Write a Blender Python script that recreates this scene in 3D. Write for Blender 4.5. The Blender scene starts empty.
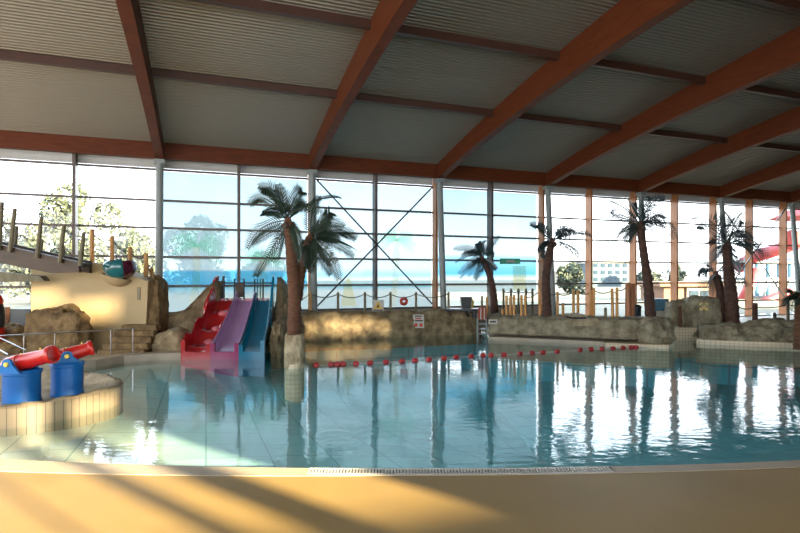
import bpy, bmesh, math, random
from mathutils import Vector, Matrix, noise
from mathutils.geometry import tessellate_polygon
random.seed(7)
scene = bpy.context.scene
COL = scene.collection
PI = math.pi
F = 533.3; EYE = 1.6; HY = 276.0
ORD = ['first','second','third','fourth','fifth','sixth','seventh','eighth','ninth','tenth','eleventh','twelfth','thirteenth']

# ------------------------------------------------------------------ places
def P(px, py, Y):                       # point of the place seen at photo pixel, at depth Y
    return Vector(((px-400)/F*Y, Y, EYE+(HY-py)/F*Y))
def G(px, py, h=0.0):                   # point on the level h
    return P(px, py, (EYE-h)*F/(py-HY))
def proj(p):
    return (400+F*p[0]/p[1], HY-F*(p[2]-EYE)/p[1])
W0 = Vector((-7.88, 17.5, 0)); TH = math.radians(20)
U = Vector((math.cos(TH), math.sin(TH), 0)); N = Vector((math.sin(TH), -math.cos(TH), 0)); Z = Vector((0,0,1))
BAY = 5.01
K = .74; EY = Vector((0,0,EYE))
def W(u, d, h=0.0): return EY+(W0 + U*u + N*d + Z*h - EY)*K     # wall frame in grid units of .74 m: u along the glazing, d into the hall
def RH(h): return EYE+(h-EYE)/K                                 # height in metres -> height in the wall frame
def toW(p):
    r = EY+(Vector(p)-EY)/K-W0
    return r.dot(U), r.dot(N), r.z
def h_beam(d): return 5.38+.21*d-.00725*d*d
def h_ceil(d): return 5.93+.229*d-.0061*d*d
D_REAR = 28.0; U_L = -11.0; U_R = 36.0

# ------------------------------------------------------------------ materials
def nodes_of(name):
    m = bpy.data.materials.new(name); m.use_nodes = True
    nt = m.node_tree
    return m, nt, nt.nodes['Principled BSDF']
def mat(name, col, rough=.6, metal=0.0, var=.12, scale=6.0, bump=0.0, bscale=None, spec=None, coat=0.0, stretch=None, col2=None, detail=4):
    m, nt, b = nodes_of(name)
    b.inputs['Roughness'].default_value = rough; b.inputs['Metallic'].default_value = metal
    if spec is not None: b.inputs['Specular IOR Level'].default_value = spec
    if coat: b.inputs['Coat Weight'].default_value = coat; b.inputs['Coat Roughness'].default_value = .08
    tc = nt.nodes.new('ShaderNodeTexCoord'); mp = nt.nodes.new('ShaderNodeMapping')
    nt.links.new(tc.outputs['Object'], mp.inputs[0])
    if stretch: mp.inputs['Scale'].default_value = stretch
    nz = nt.nodes.new('ShaderNodeTexNoise'); nz.inputs['Scale'].default_value = scale; nz.inputs['Detail'].default_value = detail
    nt.links.new(mp.outputs[0], nz.inputs['Vector'])
    r = nt.nodes.new('ShaderNodeValToRGB')
    c2 = col2 if col2 else tuple(min(1, c*(1+var)) for c in col)
    c1 = col if col2 else tuple(c*(1-var) for c in col)
    r.color_ramp.elements[0].position = .35; r.color_ramp.elements[1].position = .65
    r.color_ramp.elements[0].color = (*c1, 1); r.color_ramp.elements[1].color = (*c2, 1)
    nt.links.new(nz.outputs['Fac'], r.inputs[0]); nt.links.new(r.outputs[0], b.inputs['Base Color'])
    if bump:
        n2 = nt.nodes.new('ShaderNodeTexNoise'); n2.inputs['Scale'].default_value = bscale or scale*4; n2.inputs['Detail'].default_value = 6
        nt.links.new(mp.outputs[0], n2.inputs['Vector'])
        bp = nt.nodes.new('ShaderNodeBump'); bp.inputs['Strength'].default_value = bump; bp.inputs['Distance'].default_value = .05
        nt.links.new(n2.outputs['Fac'], bp.inputs['Height']); nt.links.new(bp.outputs[0], b.inputs['Normal'])
    return m
def tile_mat(name, col, joint, size=.12, rough=.35, mortar=.02, rot=0.0, ratio=.5, offset=0.0):
    m, nt, b = nodes_of(name)
    tc = nt.nodes.new('ShaderNodeTexCoord'); mp = nt.nodes.new('ShaderNodeMapping')
    mp.inputs['Rotation'].default_value = (0, 0, rot)
    nt.links.new(tc.outputs['UV'], mp.inputs[0])
    br = nt.nodes.new('ShaderNodeTexBrick'); br.offset = offset
    br.inputs['Scale'].default_value = 1; br.inputs['Brick Width'].default_value = size; br.inputs['Row Height'].default_value = size*ratio*2
    br.inputs['Mortar Size'].default_value = mortar*size
    br.inputs['Color1'].default_value = (*col, 1); br.inputs['Color2'].default_value = (*(c*.93 for c in col), 1); br.inputs['Mortar'].default_value = (*joint, 1)
    nt.links.new(mp.outputs[0], br.inputs['Vector']); nt.links.new(br.outputs['Color'], b.inputs['Base Color'])
    b.inputs['Roughness'].default_value = rough
    return m
M = {}
M['deck'] = mat('deck_screed', (.41,.268,.088), .5, var=.07, scale=1.3, bump=.05, bscale=60)
M['coping'] = mat('coping_stone', (.55,.46,.34), .5, var=.08, scale=5)
M['grate'] = mat('grating_plastic', (.72,.70,.64), .4, var=.04)
M['gutter'] = mat('gutter_dark', (.07,.07,.07), .6)
M['wood'] = mat('glulam_wood', (.135,.031,.008), .55, var=.16, scale=3, stretch=(1,1,9), bump=.05, bscale=14, spec=.2)
M['purlin'] = mat('purlin_wood', (.07,.025,.013), .5, var=.12, scale=4)
M['fin'] = mat('window_fin_wood', (.52,.20,.07), .4, var=.14, scale=3, stretch=(6,6,1), spec=.5)
M['rail'] = mat('transom_metal', (.10,.075,.065), .4, .3, var=.05)
M['steel'] = mat('white_steel', (.34,.38,.37), .4, var=.03)
M['blind'] = mat('blind_fabric', (.62,.62,.60), .7, var=.04, scale=3)
M['dark'] = mat('dark_metal', (.03,.035,.04), .4, .5, var=.05)
M['chrome'] = mat('brushed_steel', (.62,.62,.62), .25, 1, var=.03)
M['rock'] = mat('artificial_rock', (.21,.145,.075), .8, scale=4.5, bump=.9, bscale=9, col2=(.50,.385,.215), detail=8)
M['rock_grey'] = mat('grey_artificial_rock', (.24,.20,.125), .8, scale=4.5, bump=.9, bscale=10, col2=(.50,.445,.30), detail=8)
M['rock_brown'] = mat('brown_artificial_rock', (.15,.085,.03), .8, scale=5, bump=.9, bscale=12, col2=(.34,.215,.085), detail=8)
M['rock_pale'] = mat('pale_artificial_rock', (.36,.28,.16), .75, scale=5, bump=.7, bscale=10, col2=(.62,.50,.32), detail=8)
M['yellow'] = mat('cream_plaster', (.58,.43,.225), .75, var=.04, scale=2)
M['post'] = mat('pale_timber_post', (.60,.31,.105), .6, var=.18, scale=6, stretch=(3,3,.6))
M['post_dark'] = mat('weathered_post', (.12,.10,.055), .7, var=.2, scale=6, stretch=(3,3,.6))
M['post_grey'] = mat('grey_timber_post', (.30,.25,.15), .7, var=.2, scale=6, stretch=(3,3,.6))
M['plank'] = mat('ramp_plank', (.066,.034,.012), .6, var=.2, scale=4, stretch=(1,4,4))
M['rope'] = mat('fence_rope_fibre', (.10,.095,.07), .8, var=.1, scale=30)
M['bark'] = mat('palm_bark', (.17,.07,.032), .8, var=.3, scale=8, stretch=(1,1,3), bump=.6, bscale=22)
M['bark_dark'] = mat('dark_palm_bark', (.085,.04,.028), .8, var=.3, scale=8, stretch=(1,1,3), bump=.6, bscale=22)
M['frond'] = mat('palm_leaf', (.022,.038,.026), .27, var=.3, scale=4)
M['frond_haze'] = mat('hazy_palm_leaf', (.016,.034,.038), .3, var=.3, scale=4)  # leaf copy for farther palms, haze put into its bluish tint
M['husk'] = mat('coconut_husk', (.05,.03,.02), .8)
M['red'] = mat('red_gelcoat', (.62,.015,.01), .3, var=.06, scale=2, coat=.12)
M['slide_red'] = mat('slide_red_gelcoat', (.50,.015,.02), .2, var=.06, scale=2, coat=.5)
M['purple'] = mat('slide_purple_gelcoat', (.52,.30,.55), .18, var=.05, scale=2, coat=.5)
M['magenta'] = mat('slide_magenta_gelcoat', (.36,.03,.13), .22, var=.05, scale=2, coat=.4)
M['slide_blue'] = mat('slide_blue_gelcoat', (.008,.19,.33), .2, var=.06, scale=2, coat=.5)
M['blue'] = mat('blue_plastic', (.003,.135,.50), .45, var=.06, scale=3, spec=.25)
M['cyan'] = mat('cyan_plastic', (.005,.19,.60), .45, var=.06, scale=3, spec=.25)
M['brass'] = mat('yellow_bolt', (.80,.66,.12), .35, .2)
M['teal'] = mat('teal_gelcoat', (.012,.13,.15), .12, var=.1, scale=3, coat=.6)
M['violet'] = mat('violet_gelcoat', (.07,.006,.022), .15, coat=.5)
M['white'] = mat('white_paint', (.80,.80,.77), .5, var=.03)
M['paper'] = mat('white_sign_board', (.78,.74,.66), .6, var=.03)
M['sign_red'] = mat('sign_red_ink', (.55,.06,.04), .6)
M['sign_yellow'] = mat('sign_yellow_ink', (.75,.45,.06), .6)
M['sign_black'] = mat('sign_black_ink', (.06,.05,.05), .6)
M['green'] = mat('green_sign_board', (.05,.42,.22), .5)
M['orange'] = mat('orange_fabric', (.48,.09,.04), .7, var=.1)
M['float'] = mat('float_red', (.60,.05,.05), .4)
M['bucket'] = mat('bucket_grey', (.045,.045,.05), .5)
M['wall'] = mat('plain_wall', (.62,.60,.56), .8, var=.03)
M['sill'] = mat('concrete_sill', (.50,.47,.42), .7, var=.08)
M['terrace'] = mat('terrace_tile', (.52,.45,.34), .5, var=.06)
M['lawn'] = mat('outside_ground', (.17,.17,.09), .9, scale=.25, col2=(.30,.25,.20))
M['leafA'] = mat('green_leaf', (.06,.075,.04), .7, var=.3, scale=.8)  # one even leaf green, slightly warmer than the olive one
M['leafB'] = mat('olive_leaf', (.055,.07,.045), .7, var=.3, scale=.8)
M['trunk'] = mat('tree_trunk', (.10,.07,.05), .8)
M['house'] = mat('pale_blue_render', (.085,.125,.155), .8, var=.04)
M['house_win'] = mat('house_window', (.02,.04,.06), .2)
M['pink'] = mat('pale_red_gelcoat', (.42,.07,.08), .4)
M['awning'] = mat('red_canvas', (.42,.06,.06), .7)
M['skyblue'] = mat('light_blue_paint', (.07,.20,.30), .5)
M['fascia'] = mat('cabin_wood', (.24,.11,.05), .6, var=.12, stretch=(1,1,4))
M['cream'] = mat('cabin_cream', (.36,.31,.23), .7)
M['tile'] = tile_mat('rim_tile', (.80,.66,.46), (.58,.46,.32), .08, .4, .10)
M['island_tile'] = tile_mat('island_tile', (.46,.36,.235), (.20,.16,.12), .088, .35, .06, ratio=40.0)
M['basin'] = tile_mat('basin_tile', (.12,.72,.84), (.12,.36,.42), .62, .5, .025)
def basin_floor():
    # pale tiles on the shallow apron, turquoise tiles further down
    m = tile_mat('basin_floor_tile', (1,1,1), (.5,.6,.6), .62, .5, .015)
    nt = m.node_tree; b = nt.nodes['Principled BSDF']; br = [n for n in nt.nodes if n.type == 'TEX_BRICK'][0]
    at = nt.nodes.new('ShaderNodeAttribute'); at.attribute_name = 'zone'; r = nt.nodes.new('ShaderNodeValToRGB')
    r.color_ramp.elements[0].color = (.84,.74,.56,1); r.color_ramp.elements[1].color = (.10,.76,.90,1); r.color_ramp.elements.new(.35).color = (.45,.95,.98,1)
    nt.links.new(at.outputs['Fac'], r.inputs[0])
    mx = nt.nodes.new('ShaderNodeMix'); mx.data_type = 'RGBA'; mx.blend_type = 'MULTIPLY'; mx.inputs[0].default_value = 1
    nt.links.new(r.outputs[0], mx.inputs[6]); nt.links.new(br.outputs['Color'], mx.inputs[7]); nt.links.new(mx.outputs[2], b.inputs['Base Color'])
    return m
M['basin_floor'] = basin_floor()

def corr_mat():
    m, nt, b = nodes_of('corrugated_roof_sheet')
    b.inputs['Base Color'].default_value = (.20,.178,.143,1)
    b.inputs['Roughness'].default_value = .42; b.inputs['Metallic'].default_value = .45
    return m
M['corr'] = corr_mat()
def glass_mat():
    m = bpy.data.materials.new('window_glass'); m.use_nodes = True
    nt = m.node_tree; nt.nodes.clear()
    o = nt.nodes.new('ShaderNodeOutputMaterial'); t = nt.nodes.new('ShaderNodeBsdfTransparent'); g = nt.nodes.new('ShaderNodeBsdfGlossy')
    t.inputs[0].default_value = (.95,.98,.98,1); g.inputs['Roughness'].default_value = .02
    lw = nt.nodes.new('ShaderNodeLayerWeight'); lw.inputs[0].default_value = .5
    pw = nt.nodes.new('ShaderNodeMath'); pw.operation = 'POWER'; pw.inputs[1].default_value = 5; nt.links.new(lw.outputs['Facing'], pw.inputs[0])
    sc_ = nt.nodes.new('ShaderNodeMath'); sc_.operation = 'MULTIPLY_ADD'; sc_.inputs[1].default_value = .9; sc_.inputs[2].default_value = .05; nt.links.new(pw.outputs[0], sc_.inputs[0])
    mx = nt.nodes.new('ShaderNodeMixShader')
    nt.links.new(sc_.outputs[0], mx.inputs[0]); nt.links.new(t.outputs[0], mx.inputs[1]); nt.links.new(g.outputs[0], mx.inputs[2]); nt.links.new(mx.outputs[0], o.inputs[0])
    return m
M['glass'] = glass_mat()
def film_mat(name, stops, cover=.6, cloud=.3, height=4.9):
    # translucent printed film; the print's bands run by height on the film
    m = bpy.data.materials.new(name); m.use_nodes = True
    nt = m.node_tree; nt.nodes.clear()
    o = nt.nodes.new('ShaderNodeOutputMaterial'); t = nt.nodes.new('ShaderNodeBsdfTransparent'); tr = nt.nodes.new('ShaderNodeBsdfTranslucent')
    tc = nt.nodes.new('ShaderNodeTexCoord'); sp = nt.nodes.new('ShaderNodeSeparateXYZ'); nt.links.new(tc.outputs['UV'], sp.inputs[0])
    r = nt.nodes.new('ShaderNodeValToRGB')
    while len(r.color_ramp.elements) < len(stops): r.color_ramp.elements.new(.5)
    for e, (p, c) in zip(r.color_ramp.elements, stops): e.position = p; e.color = (*c, 1)
    nz = nt.nodes.new('ShaderNodeTexNoise'); nz.inputs['Scale'].default_value = 3.0; nz.inputs['Detail'].default_value = 5
    nt.links.new(tc.outputs['UV'], nz.inputs['Vector'])
    ad = nt.nodes.new('ShaderNodeMath'); ad.operation = 'MULTIPLY_ADD'; ad.inputs[1].default_value = .035; nt.links.new(nz.outputs['Fac'], ad.inputs[0]); nt.links.new(sp.outputs['Y'], ad.inputs[2])
    nt.links.new(ad.outputs[0], r.inputs[0])
    cr = nt.nodes.new('ShaderNodeValToRGB'); cr.color_ramp.elements[0].position = .5; cr.color_ramp.elements[1].position = .75
    cr.color_ramp.elements[0].color = (0,0,0,1); cr.color_ramp.elements[1].color = (cloud,)*3+(1,)
    nt.links.new(nz.outputs['Fac'], cr.inputs[0])
    mc = nt.nodes.new('ShaderNodeMix'); mc.data_type = 'RGBA'
    nt.links.new(cr.outputs[0], mc.inputs[0]); nt.links.new(r.outputs[0], mc.inputs[6]); mc.inputs[7].default_value = (.39,.405,.41,1)
    nt.links.new(mc.outputs[2], t.inputs[0]); nt.links.new(mc.outputs[2], tr.inputs[0])
    mx = nt.nodes.new('ShaderNodeMixShader'); mx.inputs[0].default_value = cover
    nt.links.new(t.outputs[0], mx.inputs[1]); nt.links.new(tr.outputs[0], mx.inputs[2]); nt.links.new(mx.outputs[0], o.inputs[0])
    return m
SKYC = (0.2644,0.3400,0.3656); SKYL = (0.3057,0.3604,0.3768); SEA = (0.0609,0.2232,0.3287); SEAL = (0.1524,0.2867,0.3502); SAND = (0.3057,0.3400,0.3287)
M['film'] = film_mat('beach_film', [(0,SAND),(.13,SAND),(.18,SEAL),(.215,SEA),(.30,SEA),(.318,SKYL),(.6,(0.2753,0.3451,0.3656)),(1,SKYC)], .65)
M['film_b'] = film_mat('shore_film', [(0,SAND),(.15,(0.3362,0.3604,0.3604)),(.19,SEAL),(.24,SAND),(.28,SEAL),(.33,(0.2753,0.3502,0.3717)),(.6,SKYL),(1,(0.2753,0.3502,0.3717))], .6)
M['film_c'] = film_mat('lagoon_film', [(0,(0.2851,0.3400,0.3502)),(.13,SAND),(.17,SEA),(.30,SEAL),(.34,SKYL),(.6,SKYC),(1,(0.1904,0.2568,0.2856))], .6)
def print_mat(name, c, cover):
    m = bpy.data.materials.new(name); m.use_nodes = True
    nt = m.node_tree; nt.nodes.clear()
    o = nt.nodes.new('ShaderNodeOutputMaterial'); t = nt.nodes.new('ShaderNodeBsdfTransparent'); tr = nt.nodes.new('ShaderNodeBsdfTranslucent')
    tr.inputs[0].default_value = (*c,1); t.inputs[0].default_value = (*(min(1, x*1.1) for x in c),1)
    mx = nt.nodes.new('ShaderNodeMixShader'); mx.inputs[0].default_value = cover
    nt.links.new(t.outputs[0], mx.inputs[1]); nt.links.new(tr.outputs[0], mx.inputs[2]); nt.links.new(mx.outputs[0], o.inputs[0])
    return m
M['print_green'] = print_mat('printed_leaf_ink', (.66,.84,.72), .15)
M['print_trunk'] = print_mat('printed_trunk_ink', (.86,.80,.68), .3)
M['print_hut'] = print_mat('printed_thatch_ink', (.85,.74,.52), .4)
def water_mat():
    m = bpy.data.materials.new('pool_water'); m.use_nodes = True
    nt = m.node_tree; nt.nodes.clear()
    o = nt.nodes.new('ShaderNodeOutputMaterial'); t = nt.nodes.new('ShaderNodeBsdfTransparent'); g = nt.nodes.new('ShaderNodeBsdfGlossy')
    t.inputs[0].default_value = (.86,.98,1.0,1); g.inputs['Roughness'].default_value = .015
    tc = nt.nodes.new('ShaderNodeTexCoord')
    hs = []
    for sc, det, w, st in ((1.6,2,.55,(1,1.6,1)),(6.0,2,.30,(1,2.0,1)),(18,1,.06,(1,1.6,1))):
        mp = nt.nodes.new('ShaderNodeMapping'); mp.inputs['Scale'].default_value = st; nt.links.new(tc.outputs['Object'], mp.inputs[0])
        nz = nt.nodes.new('ShaderNodeTexNoise'); nz.inputs['Scale'].default_value = sc; nz.inputs['Detail'].default_value = det
        nt.links.new(mp.outputs[0], nz.inputs['Vector'])
        ml = nt.nodes.new('ShaderNodeMath'); ml.operation = 'MULTIPLY'; ml.inputs[1].default_value = w; nt.links.new(nz.outputs['Fac'], ml.inputs[0]); hs.append(ml)
    a = hs[0]
    for h in hs[1:]:
        s = nt.nodes.new('ShaderNodeMath'); s.operation = 'ADD'; nt.links.new(a.outputs[0], s.inputs[0]); nt.links.new(h.outputs[0], s.inputs[1]); a = s
    bp = nt.nodes.new('ShaderNodeBump'); bp.inputs['Strength'].default_value = .21; bp.inputs['Distance'].default_value = .03
    nt.links.new(a.outputs[0], bp.inputs['Height']); nt.links.new(bp.outputs[0], g.inputs['Normal'])
    lw = nt.nodes.new('ShaderNodeLayerWeight'); lw.inputs[0].default_value = .5; nt.links.new(bp.outputs[0], lw.inputs['Normal'])
    pw = nt.nodes.new('ShaderNodeMath'); pw.operation = 'POWER'; pw.inputs[1].default_value = 4.4; nt.links.new(lw.outputs['Facing'], pw.inputs[0])
    fr = nt.nodes.new('ShaderNodeMath'); fr.operation = 'MULTIPLY_ADD'; fr.inputs[1].default_value = .95; fr.inputs[2].default_value = .045; nt.links.new(pw.outputs[0], fr.inputs[0])
    mx = nt.nodes.new('ShaderNodeMixShader')
    nt.links.new(fr.outputs[0], mx.inputs[0]); nt.links.new(t.outputs[0], mx.inputs[1]); nt.links.new(g.outputs[0], mx.inputs[2]); nt.links.new(mx.outputs[0], o.inputs[0])
    return m
M['water'] = water_mat()

# finishes toned for the bright day outside
for k_ in ('deck','coping','grate','wood','purlin','fin','steel','blind','rock','rock_grey','rock_brown','rock_pale','yellow','post_grey','plank','bark','red','slide_red','purple','magenta','slide_blue','blue','cyan','white','paper','wall','sill','terrace','leafA','leafB','lawn','house','fascia','cream','pink','awning','float','orange','chrome','trunk','island_tile'):
    for n_ in M[k_].node_tree.nodes:
        if n_.type == 'VALTORGB':
            for e in n_.color_ramp.elements: e.color = (*[c*.70 for c in e.color[:3]], 1)
        if n_.type == 'TEX_BRICK':
            for q_ in ('Color1','Color2','Mortar'): n_.inputs[q_].default_value = (*[c*.75 for c in n_.inputs[q_].default_value[:3]], 1)
# ------------------------------------------------------------------ mesh tools
class MB:
    def __init__(s): s.bm = bmesh.new(); s.mi = 0
    def poly(s, pts):
        f = s.bm.faces.new([s.bm.verts.new(p) for p in pts]); f.material_index = s.mi; return f
    def hexa(s, a, b):                       # two matching quads -> closed box
        va = [s.bm.verts.new(p) for p in a]; vb = [s.bm.verts.new(p) for p in b]; n = len(va)
        fs = [s.bm.faces.new(va[::-1]), s.bm.faces.new(vb)]
        for i in range(n): fs.append(s.bm.faces.new((va[i], va[(i+1)%n], vb[(i+1)%n], vb[i])))
        for f in fs: f.material_index = s.mi
        return s
    def box(s, lo, hi, bev=0):
        x0,y0,z0 = lo; x1,y1,z1 = hi
        return s.hexa([(x0,y0,z0),(x1,y0,z0),(x1,y1,z0),(x0,y1,z0)], [(x0,y0,z1),(x1,y0,z1),(x1,y1,z1),(x0,y1,z1)])
    def wbox(s, u0, u1, d0, d1, h0, h1):     # box in the wall frame
        q = [(u0,d0),(u1,d0),(u1,d1),(u0,d1)]
        return s.hexa([W(u,d,h0) for u,d in q], [W(u,d,h1) for u,d in q])
    def bar(s, p, q, w, t, up=Z):            # rectangular bar
        p = Vector(p); q = Vector(q); d = (q-p).normalized(); x = d.cross(up)
        x = x.normalized() if x.length > 1e-5 else Vector((1,0,0)); y = x.cross(d)
        c = [(-1,-1),(1,-1),(1,1),(-1,1)]
        return s.hexa([p+x*a*w/2+y*b*t/2 for a,b in c], [q+x*a*w/2+y*b*t/2 for a,b in c])
    def prism(s, pts, vec):
        vec = Vector(vec); pts = [Vector(p) for p in pts]
        return s.hexa(pts, [p+vec for p in pts])
    def loft(s, rings, closed=True, caps=True):
        R = [[s.bm.verts.new(p) for p in r] for r in rings]; n = len(R[0])
        for a, b in zip(R, R[1:]):
            for i in range(n if closed else n-1):
                f = s.bm.faces.new((a[i], a[(i+1)%n], b[(i+1)%n], b[i])); f.material_index = s.mi
        if caps and closed:
            s.bm.faces.new(R[0][::-1]).material_index = s.mi; s.bm.faces.new(R[-1]).material_index = s.mi
        return s
    def tube(s, pts, r, n=10, caps=True):
        pts = [Vector(p) for p in pts]; rs = r if isinstance(r, (list,tuple)) else [r]*len(pts)
        rings = []; x = None
        for i, p in enumerate(pts):
            d = (pts[min(i+1,len(pts)-1)]-pts[max(i-1,0)]).normalized()
            if x is None:
                x = d.cross(Z if abs(d.z) < .9 else Vector((0,1,0))).normalized()
            else:
                x = (x-d*x.dot(d)).normalized()
            y = d.cross(x)
            rings.append([p+(x*math.cos(2*PI*k/n)+y*math.sin(2*PI*k/n))*rs[i] for k in range(n)])
        return s.loft(rings, True, caps)
    def lathe(s, base, prof, n=20, axis=Z):  # prof: (r, along)
        base = Vector(base); ax = Vector(axis).normalized(); x = ax.cross(Vector((0,1,0)) if abs(ax.y) < .9 else Z).normalized(); y = ax.cross(x)
        return s.loft([[base+ax*h+(x*math.cos(2*PI*k/n)+y*math.sin(2*PI*k/n))*max(r,1e-3) for k in range(n)] for r,h in prof])
    def ball(s, c, r, sub=2):
        rr = r if isinstance(r,(tuple,list)) else (r,r,r)
        g = bmesh.ops.create_icosphere(s.bm, subdivisions=sub, radius=1, matrix=Matrix.Translation(c) @ Matrix.Diagonal((*rr,1)))
        for v in g['verts']:
            for f in v.link_faces: f.material_index = s.mi
        return s
    def build(s, name, m, parent=None, smooth=False, uv=None):
        bmesh.ops.recalc_face_normals(s.bm, faces=s.bm.faces)
        if uv:
            L = s.bm.loops.layers.uv.new('UVMap')
            for f in s.bm.faces:
                for l in f.loops: l[L].uv = uv(l.vert.co, f.normal)
        me = bpy.data.meshes.new(name); s.bm.to_mesh(me); s.bm.free()
        for mm in (m if isinstance(m,(list,tuple)) else [m]): me.materials.append(M[mm])
        if smooth:
            for p in me.polygons: p.use_smooth = True
            if smooth != 'all':
                try: me.set_sharp_from_angle(angle=math.radians(40))
                except Exception: pass
        o = bpy.data.objects.new(name, me); COL.objects.link(o)
        if parent: o.parent = parent
        return o
def tag(o, label, cat, group=None):
    o['label'] = label; o['category'] = cat
    if group: o['group'] = group
    return o
def root(name, label, cat, group=None):
    o = bpy.data.objects.new(name, None); COL.objects.link(o); o.empty_display_size = .1
    return tag(o, label, cat, group)
def struct(o): o['kind'] = 'structure'; return o
def sroot(name):
    o = bpy.data.objects.new(name, None); COL.objects.link(o); return struct(o)
def flat(mb, outer, holes=(), z=0.0):
    loops = [[Vector((p[0],p[1],z)) for p in l] for l in (outer, *holes)]
    vs = [mb.bm.verts.new(v) for l in loops for v in l]
    for t in tessellate_polygon(loops):
        try: mb.bm.faces.new([vs[i] for i in t]).material_index = mb.mi
        except ValueError: pass
def slab(mb, outer, z0, z1):
    flat(mb, outer, z=z1); flat(mb, outer, z=z0); n = len(outer)
    for i in range(n):
        a, b = outer[i], outer[(i+1)%n]
        mb.poly([(a[0],a[1],z0),(b[0],b[1],z0),(b[0],b[1],z1),(a[0],a[1],z1)])
    bmesh.ops.remove_doubles(mb.bm, verts=mb.bm.verts, dist=1e-4)
def bez(a, b, c, n):
    return [Vector(a)*(1-t)**2+Vector(b)*2*t*(1-t)+Vector(c)*t*t for t in [i/(n-1) for i in range(n)]]
def smooth_path(pts, n):                     # Catmull-Rom
    pts = [Vector(p) for p in pts]; e = [2*pts[0]-pts[1]]+pts+[2*pts[-1]-pts[-2]]; out = []
    for i in range(len(pts)-1):
        a,b,c,d = e[i:i+4]
        for k in range(n):
            t = k/n
            out.append(.5*((2*b)+(c-a)*t+(2*a-5*b+4*c-d)*t*t+(3*b-3*c+d-a)*t**3))
    return out+[pts[-1]]
def fbm(p, f): return noise.fractal(Vector(p)*f, .6, 2.0, 4)
def rock(name, label, c, size, seed, m='rock', rough=.28, base=None, sub=5, boxy=.35, parent=None, cat='rock'):
    mb = MB(); bmesh.ops.create_icosphere(mb.bm, subdivisions=sub, radius=1)
    off = Vector((seed*7.3, seed*3.1, seed*1.7))
    for v in mb.bm.verts:
        p = v.co.normalized()
        mx = max(abs(p.x),abs(p.y),abs(p.z)); p = p*(1-boxy)+p/mx*boxy*.88
        k = 1+rough*fbm(p*1.0+off,1.1)+rough*.25*fbm(p+off,4)
        q = Vector((p.x*size[0]*k, p.y*size[1]*k, p.z*size[2]*k))+Vector(c)
        if base is not None and q.z < base: q.z = base
        v.co = q
    o = mb.build(name, m, parent, smooth='all')
    if not parent: tag(o, label, cat)
    return o
def rock_bank(name, label, path, prof, seed, m='rock', amp=.06, step=.07, prof_n=6):
    # prof: list of (offset inwards, height); path runs left->right with the pool on its right hand side (front = -offset)
    pts = smooth_path([Vector((p[0],p[1],0)) for p in path], max(3, int(1.0/step)))
    ring = []
    pr = [Vector((a,0,b)) for a,b in prof]; n = len(pr)
    for i in range(n):
        a, b = pr[i], pr[(i+1)%n]
        for k in range(prof_n): ring.append(a.lerp(b, k/prof_n))
    off = Vector((seed*5.1, seed*2.7, 0)); rings = []
    for i, p in enumerate(pts):
        d = (pts[min(i+1,len(pts)-1)]-pts[max(i-1,0)]).normalized(); nb = Vector((-d.y, d.x, 0))
        r = []
        for q in ring:
            w = p+nb*q.x+Z*q.z
            k = fbm(w+off, 1.3)*amp+fbm(w+off, 5)*amp*.35
            r.append(w-nb*k*(1 if q.x < .15 else .4)+Z*k*(1 if q.z > .3 else 0))
        rings.append(r)
    o = MB().loft(rings).build(name, m, None, smooth='all')
    return tag(o, label, 'rock')

# ------------------------------------------------------------------ camera, sky, sun
cam = bpy.data.cameras.new('camera'); cam.sensor_width = 36; cam.lens = 36*F/800; cam.shift_y = (HY-266.5)/800
co = bpy.data.objects.new('camera', cam); co.location = (0,0,EYE); co.rotation_euler = (PI/2,0,0); COL.objects.link(co); scene.camera = co
world = bpy.data.worlds.new('sky'); scene.world = world; world.use_nodes = True
nt = world.node_tree; bg = nt.nodes['Background']
tc = nt.nodes.new('ShaderNodeTexCoord'); sp = nt.nodes.new('ShaderNodeSeparateXYZ'); rp = nt.nodes.new('ShaderNodeValToRGB')
nt.links.new(tc.outputs['Generated'], sp.inputs[0]); nt.links.new(sp.outputs['Z'], rp.inputs[0])
rp.color_ramp.elements[0].position = 0; rp.color_ramp.elements[0].color = (.95,.97,1,1)
rp.color_ramp.elements[1].position = .7; rp.color_ramp.elements[1].color = (.60,.80,1,1)
nt.links.new(rp.outputs[0], bg.inputs[0]); bg.inputs[1].default_value = 3.2
SUN_E = math.radians(11); SH = Vector((-.8,.6,0))
sun = bpy.data.lights.new('sun', 'SUN'); sun.energy = 30; sun.angle = math.radians(.9); sun.color = (1,.82,.52)
so = bpy.data.objects.new('sun', sun); COL.objects.link(so)
so.rotation_euler = (SH*math.cos(SUN_E)-Z*math.sin(SUN_E)).to_track_quat('-Z','Y').to_euler()
def rear(p):                                  # where the sunbeam that reaches p crosses the rear wall
    u, d, h = toW(p); t = (D_REAR-d)/(-(SH.dot(N)))
    return u-SH.dot(U)*t, h+t*math.tan(SUN_E)
vs = scene.view_settings; vs.view_transform = 'Standard'; vs.look = 'None'; vs.gamma = 1; vs.exposure = .95; vs.use_curve_mapping = False
scene.cycles.max_bounces = 10; scene.cycles.transparent_max_bounces = 16; scene.cycles.diffuse_bounces = 5

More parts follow.
